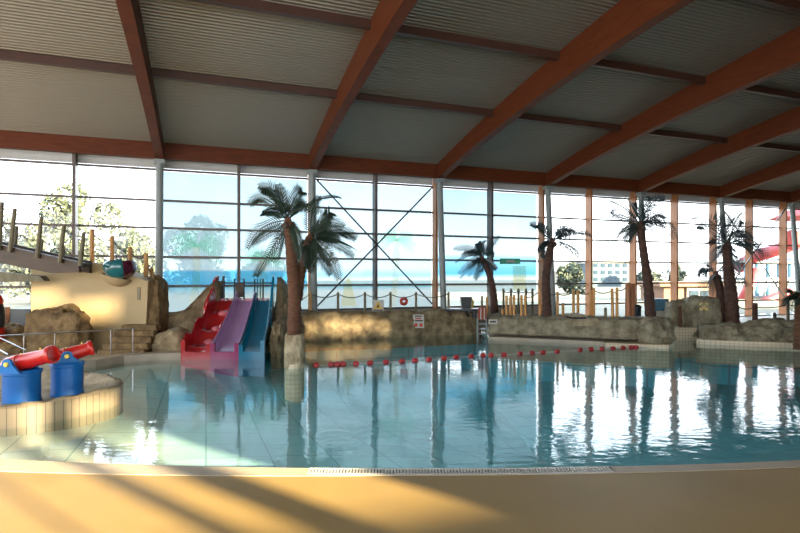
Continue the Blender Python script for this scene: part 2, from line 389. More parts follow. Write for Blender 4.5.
# ------------------------------------------------------------------ setting: floor, pool
def arc(X): return 4.42+(X-.1)**2/56
near = [(X/4, arc(X/4)) for X in range(-36, 57)]
far = [(15.5,6.5),(15.5,13.9),(9.3,12.75),(7.75,13.1),(7.5,13.8),(6.6,13.85),(6.2,12.6),(4.5,13.2),(2.35,14.0),(2.4,15.3),(-2.75,13.75),(-2.75,10.9),(-4.3,10.8),(-5.2,10.25),(-5.75,9.45),(-9,8.7)]
pool = near+far
hall = [W(U_L,-.9),W(U_R,-.9),W(U_R,D_REAR),W(U_L,D_REAR)]
def cw(X): return .145+.035*max(0,-X)
wide_near = [(X, y-cw(X)) for X, y in near]
mb = MB(); flat(mb, [(p.x,p.y) for p in hall], [wide_near+far], 0); struct(mb.build('floor','deck'))
# coping strip round the near edge: plain stone with the grating let in
mb = MB()
for (a,ya),(b,yb) in zip(near, near[1:]):
    o1 = .128 if -.76 <= a < 1.7 else 0.0; wa, wb = cw(a), cw(b)
    mb.hexa([(a,ya-wa,-.1),(b,yb-wb,-.1),(b,yb-o1,-.1),(a,ya-o1,-.1)], [(a,ya-wa,.004),(b,yb-wb,.004),(b,yb-o1,.004),(a,ya-o1,.004)])
bmesh.ops.remove_doubles(mb.bm, verts=mb.bm.verts, dist=1e-4)
struct(mb.build('trim_coping','coping'))
gr = root('gutter_grating','pale plastic overflow grating with narrow slots along the near pool edge','grating')
mb = MB(); mb2 = MB()
X = -.75
xs = []
while X < 1.76: xs.append(X); X += .026
for X in xs:
    y = arc(X); mb.box((X, y-.125, -.03), (X+.015, y-.005, .004))
mb.build('slats','grate',gr)
for s_ in (-.13,-.014):
    for a,b in zip(xs[::6], xs[6::6]):
        mb2.hexa([(a,arc(a)+s_,-.032),(b,arc(b)+s_,-.032),(b,arc(b)+s_+.018,-.032),(a,arc(a)+s_+.018,-.032)],[(a,arc(a)+s_,.006),(b,arc(b)+s_,.006),(b,arc(b)+s_+.018,.006),(a,arc(a)+s_+.018,.006)])
bmesh.ops.remove_doubles(mb2.bm, verts=mb2.bm.verts, dist=1e-4)
mb2.build('frame','grate',gr)
mb = MB(); c_ = [(X, arc(X)) for X in xs[::6]]
for (a,ya),(b,yb) in zip(c_,c_[1:]): mb.poly([(a,ya-.13,-.05),(b,yb-.13,-.05),(b,yb,-.05),(a,ya,-.05)])
bmesh.ops.remove_doubles(mb.bm, verts=mb.bm.verts, dist=1e-4)
mb.build('channel','gutter',gr)
# basin: sloping tiled bottom and sides
WL = -.035
def depth(x, y):
    far_ = min(1, max(0, (y-4.4)/5.0)); right = min(1, max(0, (x+3.0)/5.0))
    return -.10-.95*max(far_*.9*min(1,max(0,(x+4.4)/4)), right*min(1,.18+far_*1.2))
mb = MB(); G_ = {}
xs_ = [-10+.5*i for i in range(53)]; ys_ = [4.0+.4*i for i in range(31)]
V_ = [[mb.bm.verts.new((x,y,depth(x,y))) for x in xs_] for y in ys_]
for j in range(len(ys_)-1):
    for i in range(len(xs_)-1): mb.bm.faces.new((V_[j][i],V_[j][i+1],V_[j+1][i+1],V_[j+1][i]))
o = struct(mb.build('pool_basin','basin_floor',uv=lambda c,n:(c.x*.94+c.y*.342, c.y*.94-c.x*.342)))
at = o.data.attributes.new('zone','FLOAT','POINT')
for i, v in enumerate(o.data.vertices):
    x, y = v.co.x, v.co.y; at.data[i].value = max(0, min(1, .5*max(0,min(1,(x+2.8)/3.4))+.5*max(0,min(1,(y-5.0)/5.5))*(1 if x > -4.5 else .3)))
mb = MB()
for (a,b) in zip(pool, pool[1:]+pool[:1]): mb.poly([(a[0],a[1],-1.4),(b[0],b[1],-1.4),(b[0],b[1],-.004),(a[0],a[1],-.004)])
bmesh.ops.remove_doubles(mb.bm, verts=mb.bm.verts, dist=1e-4)
struct(mb.build('trim_pool_side','basin',uv=lambda c,n:(c.x+c.y, c.z)))
mb = MB(); flat(mb, pool, z=WL); w = mb.build('pool_water','water')
if w.data.polygons[0].normal.z < 0: w.data.flip_normals()
w['kind'] = 'stuff'; tag(w,'clear turquoise pool water with fine ripples mirroring the windows','water')
# raised terrace behind the rocks
terr = [(W(U_L,-.85).x,W(U_L,-.85).y),(W(U_L,1).x,W(U_L,1).y),(-9.2,9.3),(-6.2,10.0),(-5.3,10.7),(-4.6,11.6),(-3.0,12.6),(-3.0,13.9),(2.3,15.4),(2.75,14.4),(6.0,13.2),(6.4,14.1),(8.2,14.2),(10,13.6),(18,16.5),(W(U_R,-.85).x,W(U_R,-.85).y)]
mb = MB(); slab(mb, terr, 0, .06); struct(mb.build('terrace','terrace'))
# outside ground
mb = MB(); g_ = RH(.10); mb.poly([W(-160,-.95,g_),W(-160,-220,g_),W(230,-220,g_),W(230,-.95,g_)]); struct(mb.build('outside_ground','lawn'))

# ------------------------------------------------------------------ setting: roof and blind walls
mb = MB(); prof = []
d = -1.2
while d < D_REAR+.3:
    for dd, hh in ((0,0),(.04,0),(.055,.028),(.105,.028)): prof.append((d+dd, h_ceil(d+dd)+hh))
    d += .12
rings = [[W(u, a, h) for a,h in prof]+[W(u, a, h_ceil(a)+.25) for a in (D_REAR+.3, 18, 10, 4, -1.2)] for u in (U_L-.3, U_R+.3)]
mb.loft(rings); struct(mb.build('ceiling','corr'))
def wall_holes(name, axis, lo, hi, h1, holes, m='wall', thick=.3, top=None):
    # solid wall along u (axis 'u' at d=D_REAR) or along d (axis 'd' at u const), with added openings
    cs = sorted({lo, hi, *[x for r in holes for x in r[:2]]})
    mb = MB()
    for a, b in zip(cs, cs[1:]):
        cut = sorted([(r[2], r[3]) for r in holes if r[0] <= a+1e-6 and r[1] >= b-1e-6]); z = RH(0)
        for z0, z1 in cut+[(h1, h1)]:
            if z0-z > 1e-3:
                if axis == 'u': mb.wbox(a, b, D_REAR, D_REAR+thick, z, z0)
                else: mb.wbox(axis[1]-(thick if axis[1] < 0 else 0), axis[1]+(0 if axis[1] < 0 else thick), a, b, z, z0)
            z = max(z, z1)
    return struct(mb.build(name, m))
rw = []
# openings of the unseen rear wall, sized and slatted to shape the sun patches
def opening(u0, u1, z0, z1, bars=1, gap=.09):
    n = max(1, bars); w = (u1-u0)/n
    for k in range(n): rw.append((u0+k*w+gap, u0+(k+1)*w-gap, z0, z1))
opening(-10.6, 8.6, RH(.4), 6.6, 12)  # wide row of openings added to let in sky fill
for a_, b_ in ((8.8,9.5),(9.57,10.33),(10.58,11.0),(11.5,12.52)):
    opening(a_, b_, 2.56, 3.36, 1, .0); opening(a_, b_, 3.42, 4.0, max(3, int((b_-a_)/.13)), .048)
opening(13.85, 14.75, 6.8, 7.35, 6, .04)
opening(14.9, 15.9, 6.4, 7.0, 7, .04)
for a_, b_, z0_, z1_ in ((22.15,22.5,5.85,6.3),(22.85,23.25,5.9,6.42),(23.3,23.75,5.8,6.3),(23.8,24.3,5.9,6.38),(24.42,24.62,6.0,6.3),(24.72,24.98,5.86,6.2)):
    opening(a_, b_, z0_, z1_, max(2, round((b_-a_)/.12)), .035)
wall_holes('wall_back','u',U_L,U_R,7.9,rw,thick=.025)
wall_holes('wall_left',('d',U_L),-.6,D_REAR,8.2,[(.5,8,0,5.6),(8.6,16.6,0,6),(17.2,27,0,6)])  # unseen side wall, its openings added for sky fill
wall_holes('wall_right',('d',U_R),-.6,D_REAR,8.2,[])

# ------------------------------------------------------------------ roof timbers
def in_frame(pts, m=4):
    return any(p.y > .5 and -m < proj(p)[0] < 800+m and -m < proj(p)[1] < 533+m for p in pts)
ds = [-.15+(D_REAR-1.3)*i/40 for i in range(41)]
for k in range(0, 7):
    u = k*BAY; hw = .13
    poly = [(a, h_beam(a)) for a in ds]+[(a, h_ceil(a)-.002) for a in reversed(ds)]
    n = len(poly); mb = MB()
    for s_ in (-hw, hw):
        pass
    A = [W(u-hw,a,h) for a,h in poly]; B = [W(u+hw,a,h) for a,h in poly]; m_ = len(ds)
    va = [mb.bm.verts.new(p) for p in A]; vb = [mb.bm.verts.new(p) for p in B]
    for i in range(m_-1):
        j = n-1-i
        mb.bm.faces.new((va[i],va[i+1],va[j-1],va[j])); mb.bm.faces.new((vb[i],vb[j],vb[j-1],vb[i+1]))
        mb.bm.faces.new((va[i],vb[i],vb[i+1],va[i+1])); mb.bm.faces.new((va[j],va[j-1],vb[j-1],vb[j]))
    mb.bm.faces.new((va[0],va[n-1],vb[n-1],vb[0])); mb.bm.faces.new((va[m_-1],vb[m_-1],vb[m_],va[m_]))
    o = mb.build('roof_beam','wood'); tag(o, f'{ORD[k]} arched red-brown glulam roof beam counted from the left', 'beam', 'arched roof beams')
    # column under it, leaning into the hall at its foot
    c = root('steel_column', f'white round steel column under the {ORD[k]} roof beam from the left', 'column', 'white columns along the windows')
    top = W(u, .05, 5.28); bot = W(u, .48, RH(.06)); c.location = (0,0,0)
    MB().tube([bot, top], .088, 20).build('shaft','steel',c,smooth=True)
    MB().lathe(bot, [(.088,0),(.17,0),(.17,.03),(.088,.03)], 20).build('base_plate','steel',c)
    mb = MB(); mb.wbox(u-.16,u+.16,-.1,.22,5.26,5.40); mb.build('bracket','steel',c)
rows = [(4.4,'row nearest the windows'),(7.7,'second row from the windows'),(11.0,'third row from the windows'),(14.3,'fourth row from the windows')]
def bay_name(k):
    if k < 0: return 'left of the first roof beam'
    if k == 6: return 'right of the seventh roof beam'
    return f'between the {ORD[k]} and {ORD[k+1]} roof beams'
for d, rn in rows:
    for k in range(-1, 7):
        u0, u1 = k*BAY+.13, (k+1)*BAY-.13; h = h_ceil(d)
        if not in_frame([W(u0+(u1-u0)*t/8, d, h-.1) for t in range(9)]): continue
        mb = MB(); mb.wbox(u0+.002,u1-.002,d-.07,d+.07,h-.21,h-.012)
        tag(mb.build('purlin','purlin'), f'dark timber purlin {bay_name(k)}, {rn}', 'purlin', 'roof purlins')
for k in range(-1, 7):
    u0, u1 = k*BAY+.13, (k+1)*BAY-.13
    mb = MB(); mb.wbox(u0,u1,-.12,.08,5.45,6.0)
    tag(mb.build('edge_beam','wood'), f'red-brown timber edge beam above the windows {bay_name(k)}', 'beam', 'edge beams over the glazing')

# ------------------------------------------------------------------ window bays
DG = -.62; TR = [.34,1.26,2.25,3.23,4.16,5.20]
for k in range(-2, 7):
    w = sroot(f'window_{k+3}'); u0, u1 = k*BAY, (k+1)*BAY
    mb = MB(); hb_ = .3 if k < 3 else RH(.1); mb.poly([W(u0,DG,hb_),W(u1,DG,hb_),W(u1,DG,5.9),W(u0,DG,5.9)]); mb.build('glass','glass',w)
    for um in (u0, (u0+u1)/2):
        mb = MB(); mb.wbox(um-.045,um+.045,DG+.02,DG+.40,hb_,5.9); mb.build('mullion','fin' if um == u0 or k > 2 else 'rail',w)  # left-bay mid mullions: dark material stands in for backlit timber
    for h in TR:
        mb = MB(); mb.wbox(u0,u1,DG-.03,DG+.05,h-.035,h+.035); mb.build('transom','rail',w)
    mb = MB(); mb.wbox(u0+.06,u1-.06,DG+.06,DG+.09,5.24,5.75); mb.build('blind','blind',w)
    mb = MB(); mb.wbox(u0,u1,DG-.12,DG+.10,RH(0),hb_); mb.build('window_sill','white' if k == 0 else 'sill',w)
struct(MB().wbox(U_L,U_R,DG-.15,DG+.45,5.9,6.05).build('trim_1','wood'))
struct(MB().wbox(6.95*BAY,U_R,-.9,-.4,RH(0),6).build('trim_2','wall'))
# cross bracing
def brace(k, m, label, d=-.18):
    r = root('cross_brace', label, 'bracing'); u0, u1 = k*BAY+.22, (k+1)*BAY-.22
    MB().tube([W(u0,d,5.1),W(u1,d,.5)], .022, 8).build('rod',m,r); MB().tube([W(u1,d+.05,5.1),W(u0,d+.05,.5)], .022, 8).build('rod',m,r)
brace(1,'dark','dark crossed steel tie rods in the window bay right of the big double palm')
brace(5,'chrome','pale crossed steel tie rods in the far right window bay')

# ------------------------------------------------------------------ printed films on the glass
def film(k, m, h0, h1, label, a=.06, b=.06):
    u0, u1 = k*BAY+a, (k+1)*BAY-b; r = root('window_film', label, 'window film', 'printed beach films on the windows')
    mb = MB(); mb.poly([W(u0,DG+.012,h0),W(u1,DG+.012,h0),W(u1,DG+.012,h1),W(u0,DG+.012,h1)])
    mb.build('sheet', m, r, uv=lambda c,n: ((toW(c)[0]-u0)/4.9, (toW(c)[2]-h0)/4.9)); return r
def printed_palm(r, px, py_base, py_top, rad, seed, trunk=True):
    rnd = random.Random(seed)
    def on(px_, py_):                          # on the film plane
        a = (px_-400)/F; t = (W(0,DG+.02).dot(N))/(a*N.x+N.y); return P(px_, py_, t)
    top = on(px,py_top); mb = MB()
    for q in range(11):
        an = PI*(-.15+1.3*q/10)+rnd.uniform(-.1,.1); L = rad*K*rnd.uniform(.8,1.1)
        e = top+U*math.cos(an)*L+Z*(math.sin(an)*L*.75-L*.25); mid = (top+e)/2+Z*L*.22
        pts = bez(top, mid, e, 14)
        for i in range(13):
            dv = (pts[i+1]-pts[i]); nn = Vector((0,0,0))
            for sd in (-1,1):
                l = .30*rad*K*math.sin(PI*min(1,.12+i/13))
                tip = pts[i]+dv*1.2+(Z*(-.9 if sd < 0 else .35)+U*.2*sd).normalized()*l
                mb.poly([pts[i]-dv*.3, pts[i]+dv*.5, tip])
    mb.build('printed_fronds','print_green',r)
    if trunk:
        b = on(px-4,py_base); mb = MB(); pts = bez(b, (b+top)/2+U*.12, top, 8); L = []
        for i in range(7):
            mb.poly([pts[i]-U*.10,pts[i]+U*.10,pts[i+1]+U*.08,pts[i+1]-U*.08])
        bmesh.ops.remove_doubles(mb.bm, verts=mb.bm.verts, dist=1e-4)
        mb.build('printed_trunk','print_trunk',r)
r = film(0,'film',.36,5.15,'printed beach film with blue sea band and pale palms behind the slide')
printed_palm(r,196,308,246,1.15,1); printed_palm(r,262,306,258,1.0,2)
r = film(1,'film_b',.36,5.15,'pale shore film on the cross-braced window bay')
mb = MB()
def onfilm(px_, py_):
    a = (px_-400)/F; t = (W(0,DG+.02).dot(N))/(a*N.x+N.y); return P(px_, py_, t)
mb.poly([onfilm(341,306),onfilm(357,306),onfilm(350,278),onfilm(346,278)]); mb.build('printed_hut','print_hut',r)
printed_palm(r,396,306,240,1.0,3)
r = film(2,'film_c',.95,5.15,'light blue lagoon film on the window behind the small leaning palm', .06,.12)
mb = MB(); mb.poly([onfilm(513,290),onfilm(526,290),onfilm(526,266),onfilm(513,266)]); mb.build('printed_panel','print_hut',r)

# ------------------------------------------------------------------ palms
def frond_mesh(p0, p1, p2, L=.26, n=21, seed=0, roll=None, wid=.0145):
    rnd = random.Random(seed); pts = bez(p0,p1,p2,n+4); mb = MB()
    mb.tube(pts[::2]+[pts[-1]], [.015*(1-.75*i/((len(pts)+1)//2)) for i in range(len(pts[::2])+1)], 5)
    ch_ = (Vector(p2)-Vector(p0)).normalized(); V = Vector((0,0,0))
    while V.length < .45:
        V = Vector((rnd.uniform(-1,1),rnd.uniform(-.45,.45),rnd.uniform(-1,1))); V = V-ch_*V.dot(ch_)
    d0 = (pts[1]-pts[0]).normalized(); V = (V-d0*V.dot(d0)).normalized()
    for i in range(3, n+3):
        t = i/(n+3); d = (pts[i+1]-pts[i-1]).normalized()
        V = (V-d*V.dot(d)).normalized(); s2 = V; up = s2.cross(d)
        if up.z < 0: up = -up
        l = L*1.05*(math.sin(PI*min(1,(.10+t*.88)))**.6)*rnd.uniform(.85,1.1)
        for s_ in (-1,1):
            dr = (s2*s_+d*(.7+.5*t)+up*.18-Z*.12).normalized(); a = pts[i]
            md = a+dr*l*.5; tip = a+dr*l-Z*l*.09; ax = d*wid
            mb.poly([a-ax*.6, md-ax, tip, md+ax, a+ax*.6])
    return mb
def palm(label, trunks, crowns, bark='bark', leaf='frond', L=.26, nuts=3, base_r=.11, seed=0, name='artificial_palm'):
    r = root(name, label, 'palm tree', 'artificial palms by the pool'); rnd = random.Random(seed)
    for path, rad0, rad1 in trunks:
        pts = smooth_path(path, 12); n = len(pts)
        rr = [(rad0+(rad1-rad0)*i/(n-1))*(1.0+(.10 if i%3 == 0 else (-.02 if i%3 == 1 else .03))) for i in range(n)]
        MB().tube(pts, rr, 14).build('trunk', bark, r, smooth='all')
    q = 0
    for c, Y, fr in crowns:
        cp = P(c[0],c[1],Y)
        for f in fr:
            mx,my,tx,ty,dy = f; q += 1
            md = P(mx,my,Y+dy*.5); tp = P(tx,ty,Y+dy)
            s0 = cp+Vector((rnd.uniform(-.03,.03),rnd.uniform(-.03,.03),rnd.uniform(-.03,.03)))
            frond_mesh(s0, md*2-(s0+tp)/2, tp, L, 22 if seed == 1 else 18, seed=seed*50+q).build('frond', leaf, r)
            if rnd.random() > (.55 if seed == 1 else .7): continue
            jx = rnd.uniform(-7,7); jy = rnd.uniform(-5,8); k_ = rnd.uniform(.72,.98); dy2 = dy+rnd.choice((-1,1))*rnd.uniform(.2,.45)
            md = P(c[0]+(mx-c[0])*k_+jx*.5,c[1]+(my-c[1])*k_+jy*.4,Y+dy2*.5); tp = P(c[0]+(tx-c[0])*k_+jx,c[1]+(ty-c[1])*k_+jy,Y+dy2)
            frond_mesh(s0, md*2-(s0+tp)/2, tp, L*.9, 22 if seed == 1 else 18, seed=seed*50+q+25).build('frond', leaf, r)
        for k in range(nuts):
            a = 2*PI*k/max(1,nuts)+.4
            MB().ball(cp+Vector((math.cos(a)*.09,math.sin(a)*.09,-.09)),(.055,.055,.07),2).build('coconut','husk',r,smooth='all')
        MB().ball(cp-Z*.02,(.07,.07,.11),2).build('crown_heart',bark,r,smooth='all')
    return r
YA = 9.6
palm('large double-trunk palm with wide fronds growing from the rock stump in the water',
 [([P(294,334,YA),P(294.5,300,YA),P(292,262,YA),P(289,222,YA)],.125,.09), ([P(297,300,YA+.12),P(300,275,YA+.15),P(305,255,YA+.15),P(310,238,YA+.1)],.10,.08)],
 [((288,221),YA,[(277,194,258,186,-.25),(266,199,249,204,.1),(297,194,303,194,.3),(318,200,341,198,.15),(275,212,262,213,-.4),(262,228,247,249,-.1),(268,234,252,243,.35),(267,257,256,276,-.3),(283,200,278,184,.45),(300,208,322,212,-.5),(280,240,272,262,.5),(296,235,300,262,-.5)]),
  ((310,238),YA+.1,[(325,219,330,212,.2),(336,230,357,238,.0),(335,243,354,257,-.25),(330,257,339,280,.1),(312,256,309,272,-.4),(323,258,331,275,.4),(312,214,319,196,.25),(328,238,349,246,.4),(320,246,337,262,-.5),(302,250,297,270,.4),(325,224,345,226,-.4)])],
 'bark','frond',.215,3,seed=1)
YB = 15.1
palm('small palm leaning left, standing on the wall beside the ladder',
 [([P(494.5,320,YB),P(494,300,YB),P(491,280,YB),P(483,259,YB)],.115,.07)],
 [((482,258),YB,[(470,249,453,249,0),(470,254,455,263,-.3),(472,262,458,274,.2),(480,268,474,279,-.2),(482,244,490,240,.3),(489,246,500,236,0),(488,252,494,255,-.3),(489,262,495,266,.3),(478,262,468,277,.4),(474,251,461,256,.4),(480,248,478,243,-.3)])],
 'bark_dark','frond_haze',.20,3,seed=2)
YC = 13.75
palm('slim upright palm with a drooping right frond in front of the wooden posts',
 [([P(547.5,322,YC),P(546.5,300,YC),P(546,278,YC),P(549,256,YC),P(552,243,YC)],.12,.08)],
 [((552,241),YC,[(541,228,530,224,0),(566,229,575,233,.2),(572,231,591,235,-.1),(570,250,582,271,0),(571,247,579,258,.35),(545,244,540,249,-.2),(565,228,570,242,-.4),(560,234,572,240,.5),(546,250,543,258,.3)])],
 'bark_dark','frond_haze',.20,5,seed=3)
YD = 12.9
palm('tall straight palm rising from the round end boulder',
 [([P(651,322,YD),P(648,285,YD),P(644,255,YD),P(640,228,YD)],.12,.08)],
 [((640,224),YD,[(625,206,610,200,0),(652,203,665,198,.1),(655,213,669,218,-.2),(662,222,681,243,0),(622,230,611,248,.1),(650,228,659,240,.4),(622,215,611,211,.4),(645,205,651,198,-.4),(625,228,617,240,-.4),(660,220,676,230,.4),(631,232,626,243,.3),(632,206,627,199,-.3)])],
 'bark_dark','frond_haze',.215,4,seed=4)
YE = 13.4
palm('thick double palm with dark drooping fronds on the right rock bank',
 [([P(733,330,YE),P(731.5,300,YE),P(729,275,YE),P(727,248,YE)],.16,.105), ([P(723,328,YE+.35),P(722,305,YE+.35),P(719,285,YE+.35),P(716,276,YE+.3)],.10,.085)],
 [((727,244),YE,[(708,219,689,219,0),(724,225,729,212,.3),(735,222,742,213,-.2),(748,227,770,230,0),(750,240,769,257,-.2),(750,247,764,262,.3),(712,240,704,252,-.2),(711,228,697,226,.4),(740,232,756,243,-.5),(716,252,706,266,.3),(735,256,742,268,-.3),(722,222,715,214,-.4)]),
  ((716,274),YE+.3,[(706,270,700,290,0),(703,268,697,276,.3),(732,272,747,287,-.1),(722,282,727,296,.3),(709,280,705,296,-.3),(727,266,738,270,.4)])],
 'bark_dark','frond_haze',.25,4,seed=5)
YF = 11.6
palm('palm cut off by the right edge of the photo',
 [([P(798.5,349.5,YF),P(799,330,YF),P(799.5,312,YF),P(800,299,YF)],.10,.085)],
 [((800,298),YF,[(793,296,788,303,0),(795,299,790,310,-.3),(808,290,818,300,0),(802,285,806,276,.2),(795,292,789,293,.3)])],
 'bark','frond',.2,2,seed=6)

# ------------------------------------------------------------------ rocks
rock_bank('rock_wall','long low brown rock wall with sunlit patches below the cross-braced window',
  [(-2.42,12.5),(-2.36,13.0),(-2.15,13.45),(0,14.15),(1.2,14.6),(2.28,15.0)], [(-.02,-.3),(0,.3),(.07,.62),(.16,.67),(.30,.66),(.36,.2),(.36,-.3)], 1, 'rock', .07)
rock_bank('rock_wall','long grey rock wall carrying the wooden posts, between the ladder and the end boulder',
  [(2.32,13.95),(3.4,13.5),(4.4,13.1),(5.3,12.75),(5.95,12.5)], [(-.02,.10),(.0,.25),(.06,.50),(.22,.58),(.75,.58),(.82,.2),(.82,.06)], 2, 'rock_grey', .06)
rock('boulder','large rounded boulder at the right end of the grey rock wall',P(655,331,12.55),(.40,.36,.36),3,'rock_grey',.2,base=-.02)
rock('boulder','flat-topped upright boulder with the yellow emblem',P(701.5,317,13.9),(.44,.32,.60),4,'rock_grey',.12,base=.05,boxy=.75)
rock('boulder','grey boulder between the tall straight palm and the emblem boulder',P(680,316,14.3),(.36,.30,.46),5,'rock_grey',.16,base=.05,boxy=.6)
rock_bank('rock_ridge','low sloping rock ridge around the foot of the thick double palm',
  [(7.35,12.95),(7.9,12.75),(8.7,12.5),(9.6,12.7),(11,13.2),(13,13.7)], [(.0,.02),(.04,.16),(.18,.34),(.45,.40),(.8,.36),(.95,.02)], 6, 'rock_grey', .10)
rock('rock_mound','brown rock hump on the ridge at the right edge of the photo',P(775,333,12.9),(.85,.35,.34),7,'rock_grey',.3,base=.05)
rock('rock_mound','rock shoulder sloping left from the thick double palm',P(728,334,13.0),(.42,.34,.28),8,'rock_grey',.3,base=.0)
rock('boulder','big smooth brown boulder behind the steel handrail',P(60,344,10.75),(.65,.34,.78),9,'rock_brown',.14,base=-.1,boxy=.5)
rock('boulder','low brown boulder at the left edge behind the red cannon',P(8,346,10.7),(.58,.36,.49),10,'rock_brown',.2,base=-.1)
def rock_outline(label, pix, Y, thick, seed, m='rock', amp=.09):
    pts = smooth_path([P(*q,Y) for q in pix], 5); cen = sum(pts, Vector())/len(pts); off = Vector((seed*4.1,seed*2.3,0)); rings = []
    for k,dy in ((.02,-.02),(.35,-.02),(.7,.0),(.9,.05),(1,.18),(1,.45),(1,.8),(.9,1.0),(.4,1.02),(.02,1.02)):
        r = []
        for p in pts:
            q = cen.lerp(p,k)+Vector((0,dy*thick,0)); f = fbm(q+off,1.5)*amp+fbm(q+off,6)*amp*.3
            r.append(q+Vector((f*.5,-f*1.4,f*.6)))
        rings.append(r)
    return tag(MB().loft(rings).build('rock_mound',m,None,smooth='all'),label,'rock')
rock_outline('upper rock slope climbing beside the red slide lane',[(126,350),(131,332),(148,319),(172,316),(192,308),(205,294),(212,285),(215,281),(214,300),(212,350)],11.9,.7,12)
rock_outline('wide sloping rock beside the red slide lane',[(126,364),(131,351),(141,342),(155,335),(170,331),(181,334),(184,350),(186,366)],10.75,.5,11)
rock_outline('tall rock behind the blue side fin of the slide',[(276,277),(282,284),(286,300),(290,318),(292,350),(273,350),(274,310)],12.15,.6,21)
rock('rock_column','layered brown rock column against the cream wall edge',P(155.5,312,11.55),(.22,.3,.84),13,'rock_brown',.16,base=0,boxy=.6)
rock('rock_mound','steep rock flank on the right side of the blue slide lane',P(283,343,11.4),(.185,.7,.58),14,'rock',.2,base=-.3)
rock('rock_mound','rock platform behind the top of the slides',P(243,320,12.85),(.95,.42,.5),15,'rock',.15,base=0,boxy=.6)
st = root('rock_stump','pale rock stump standing in the water under the large double palm','rock')
o = rock('stump','',P(294.5,351,9.6),(.185,.185,.36),16,'rock_pale',.12,base=-.12,boxy=.6,parent=st)
mb = MB(); c = P(294.5,360,9.6); mb.lathe((c.x,c.y,-.9),[(.175,0),(.175,.93)],24); mb.build('tiled_base','tile',st,smooth=True,uv=lambda p,n:(math.atan2(p.y-c.y,p.x-c.x)*.18,p.z))
# painted emblem on the boulder
eb = [o for o in bpy.data.objects if o.get('label','').startswith('flat-topped')][0]
def rock_front(o, px, py):
    o_ = Vector((0,0,EYE)); dr = (P(px,py,1)-o_).normalized()
    bpy.context.view_layer.update()
    hit, loc, nrm, _ = o.ray_cast(o_, dr)
    return loc if hit else P(px,py,13.6)
mb = MB()
def stroke(pts, w=.018):
    for a,b in zip(pts,pts[1:]):
        A = rock_front(eb,*a); B = rock_front(eb,*b); A = A-Vector((0,.014,0)); B = B-Vector((0,.014,0))
        mb.bar(A,B,.03,w*1.7,Z)
cx, cy = 703.5, 306.5
for sx in (-1,1):
    for sy in (-1,1): stroke([(cx+sx*1.4,cy+sy*3.4),(cx+sx*3.3,cy+sy*3.2),(cx+sx*3.4,cy+sy*1.4)])
stroke([(cx-1.8,cy+.6),(cx-.9,cy+1.7),(cx+.9,cy+1.7),(cx+1.8,cy+.6)])
for sx in (-1,1): stroke([(cx+sx*1.2,cy-1.4),(cx+sx*1.2,cy-.5)])
M['emblem'] = mat('emblem_yellow',(.82,.62,.22),.6)
mb.build('painted_emblem','emblem',eb)

# tiled rims of the pool at the far side
def rim(name, path, w, h0, h1, m='tile'):
    mb = MB(); pts = [Vector((*p,0)) for p in path]
    A = []
    for i,p in enumerate(pts):
        d = (pts[min(i+1,len(pts)-1)]-pts[max(i-1,0)]).normalized(); nb = Vector((-d.y,d.x,0)); A.append((p,p+nb*w))
    mb.loft([[a+Z*h0,a+Z*h1,b+Z*h1,b+Z*h0] for a,b in A])
    return struct(mb.build(name,m,uv=lambda c,n:(c.x+c.y*.3, c.z if abs(n.z) < .5 else c.y)))
rim('trim_rim', [(2.25,13.62),(4.3,12.8),(4.8,12.55)], .5, -.5, .05, 'coping')
rim('trim_rim_tiled', [(4.8,12.5),(5.5,12.25),(6.1,12.1),(6.35,12.35),(6.45,12.9)], .45, -.5, .03)
rim('trim_tile_wall', [(6.35,13.55),(7.7,13.62)], .3, -.5, .28)
rim('trim_rim_right', [(7.2,12.95),(7.5,12.75),(8.3,12.45),(9.2,12.2),(10.5,12.45),(13,13.2)], .4, -.5, .06)
rim('trim_bank', [(-9,8.6),(-5.85,9.2),(-5.45,9.55),(-5.2,10.05),(-4.7,10.3),(-4.2,10.45)], .35, -.5, .10, 'coping')

# ------------------------------------------------------------------ slides
sl = root('water_slide','three-lane children water slide in red, purple and blue entering the pool','slide')
B0 = Vector((-4.25,10.4,0)); B1 = Vector((-2.63,10.4,0)); T0 = Vector((-4.19,12.2,0)); T1 = Vector((-2.905,12.2,0))
def sx(f, t): return (B0.lerp(B1,f)).lerp(T0.lerp(T1,f), t)
def floor_h(t, wave=0):
    base = .10+.95*(t**1.2)
    return base+(wave*math.sin(t*PI*6.5)*.04 if .05 < t < .95 else 0)
def lane(f0, f1, m, front, wave, lw, rw_, name):
    r = []; n = 40; th = .035/1.6
    for i in range(n+1):
        t = i/n; h = floor_h(t, wave); wl = lw(t); wr = rw_(t)
        sec = [(f0,-.35 if i == 0 else h-.12),(f0,h+wl),(f0+th*.4,h+wl+.015),(f0+th,h+wl),(f0+th*1.3,h+.07),(f0+th*2.6,h+.008),((f0+f1)/2,h),(f1-th*2.6,h+.008),(f1-th*1.3,h+.07),(f1-th,h+wr),(f1-th*.4,h+wr+.015),(f1,h+wr),(f1,-.35 if i == 0 else h-.12)]
        r.append([sx(f,t)+Z*z for f,z in sec])
    o = MB().loft(r).build(name, m, sl, smooth=True)
    mb = MB()                                  # front apron down into the water
    y0 = -.05; a = sx(f0,0); b = sx(f1,0)
    q = [(f0,-.35),(f1,-.35),(f1,floor_h(0)+rw_(0)),(f1-.05,floor_h(0)+rw_(0)),(f1-.05,floor_h(0)+.03),(f0+.05,floor_h(0)+.03),(f0+.05,floor_h(0)+lw(0)),(f0,floor_h(0)+lw(0))]
    mb.prism([sx(f,0)+Z*z+Vector((0,-.06,0)) for f,z in q],(0,.07,0)); mb.build('front_apron', front, o)
    return o
def sst(a, b, t): t = max(0,min(1,(t-a)/(b-a))); return t*t*(3-2*t)
lwall = lambda t: .25+.022*math.sin(t*PI*6.5)+.22*sst(.55,1,t)
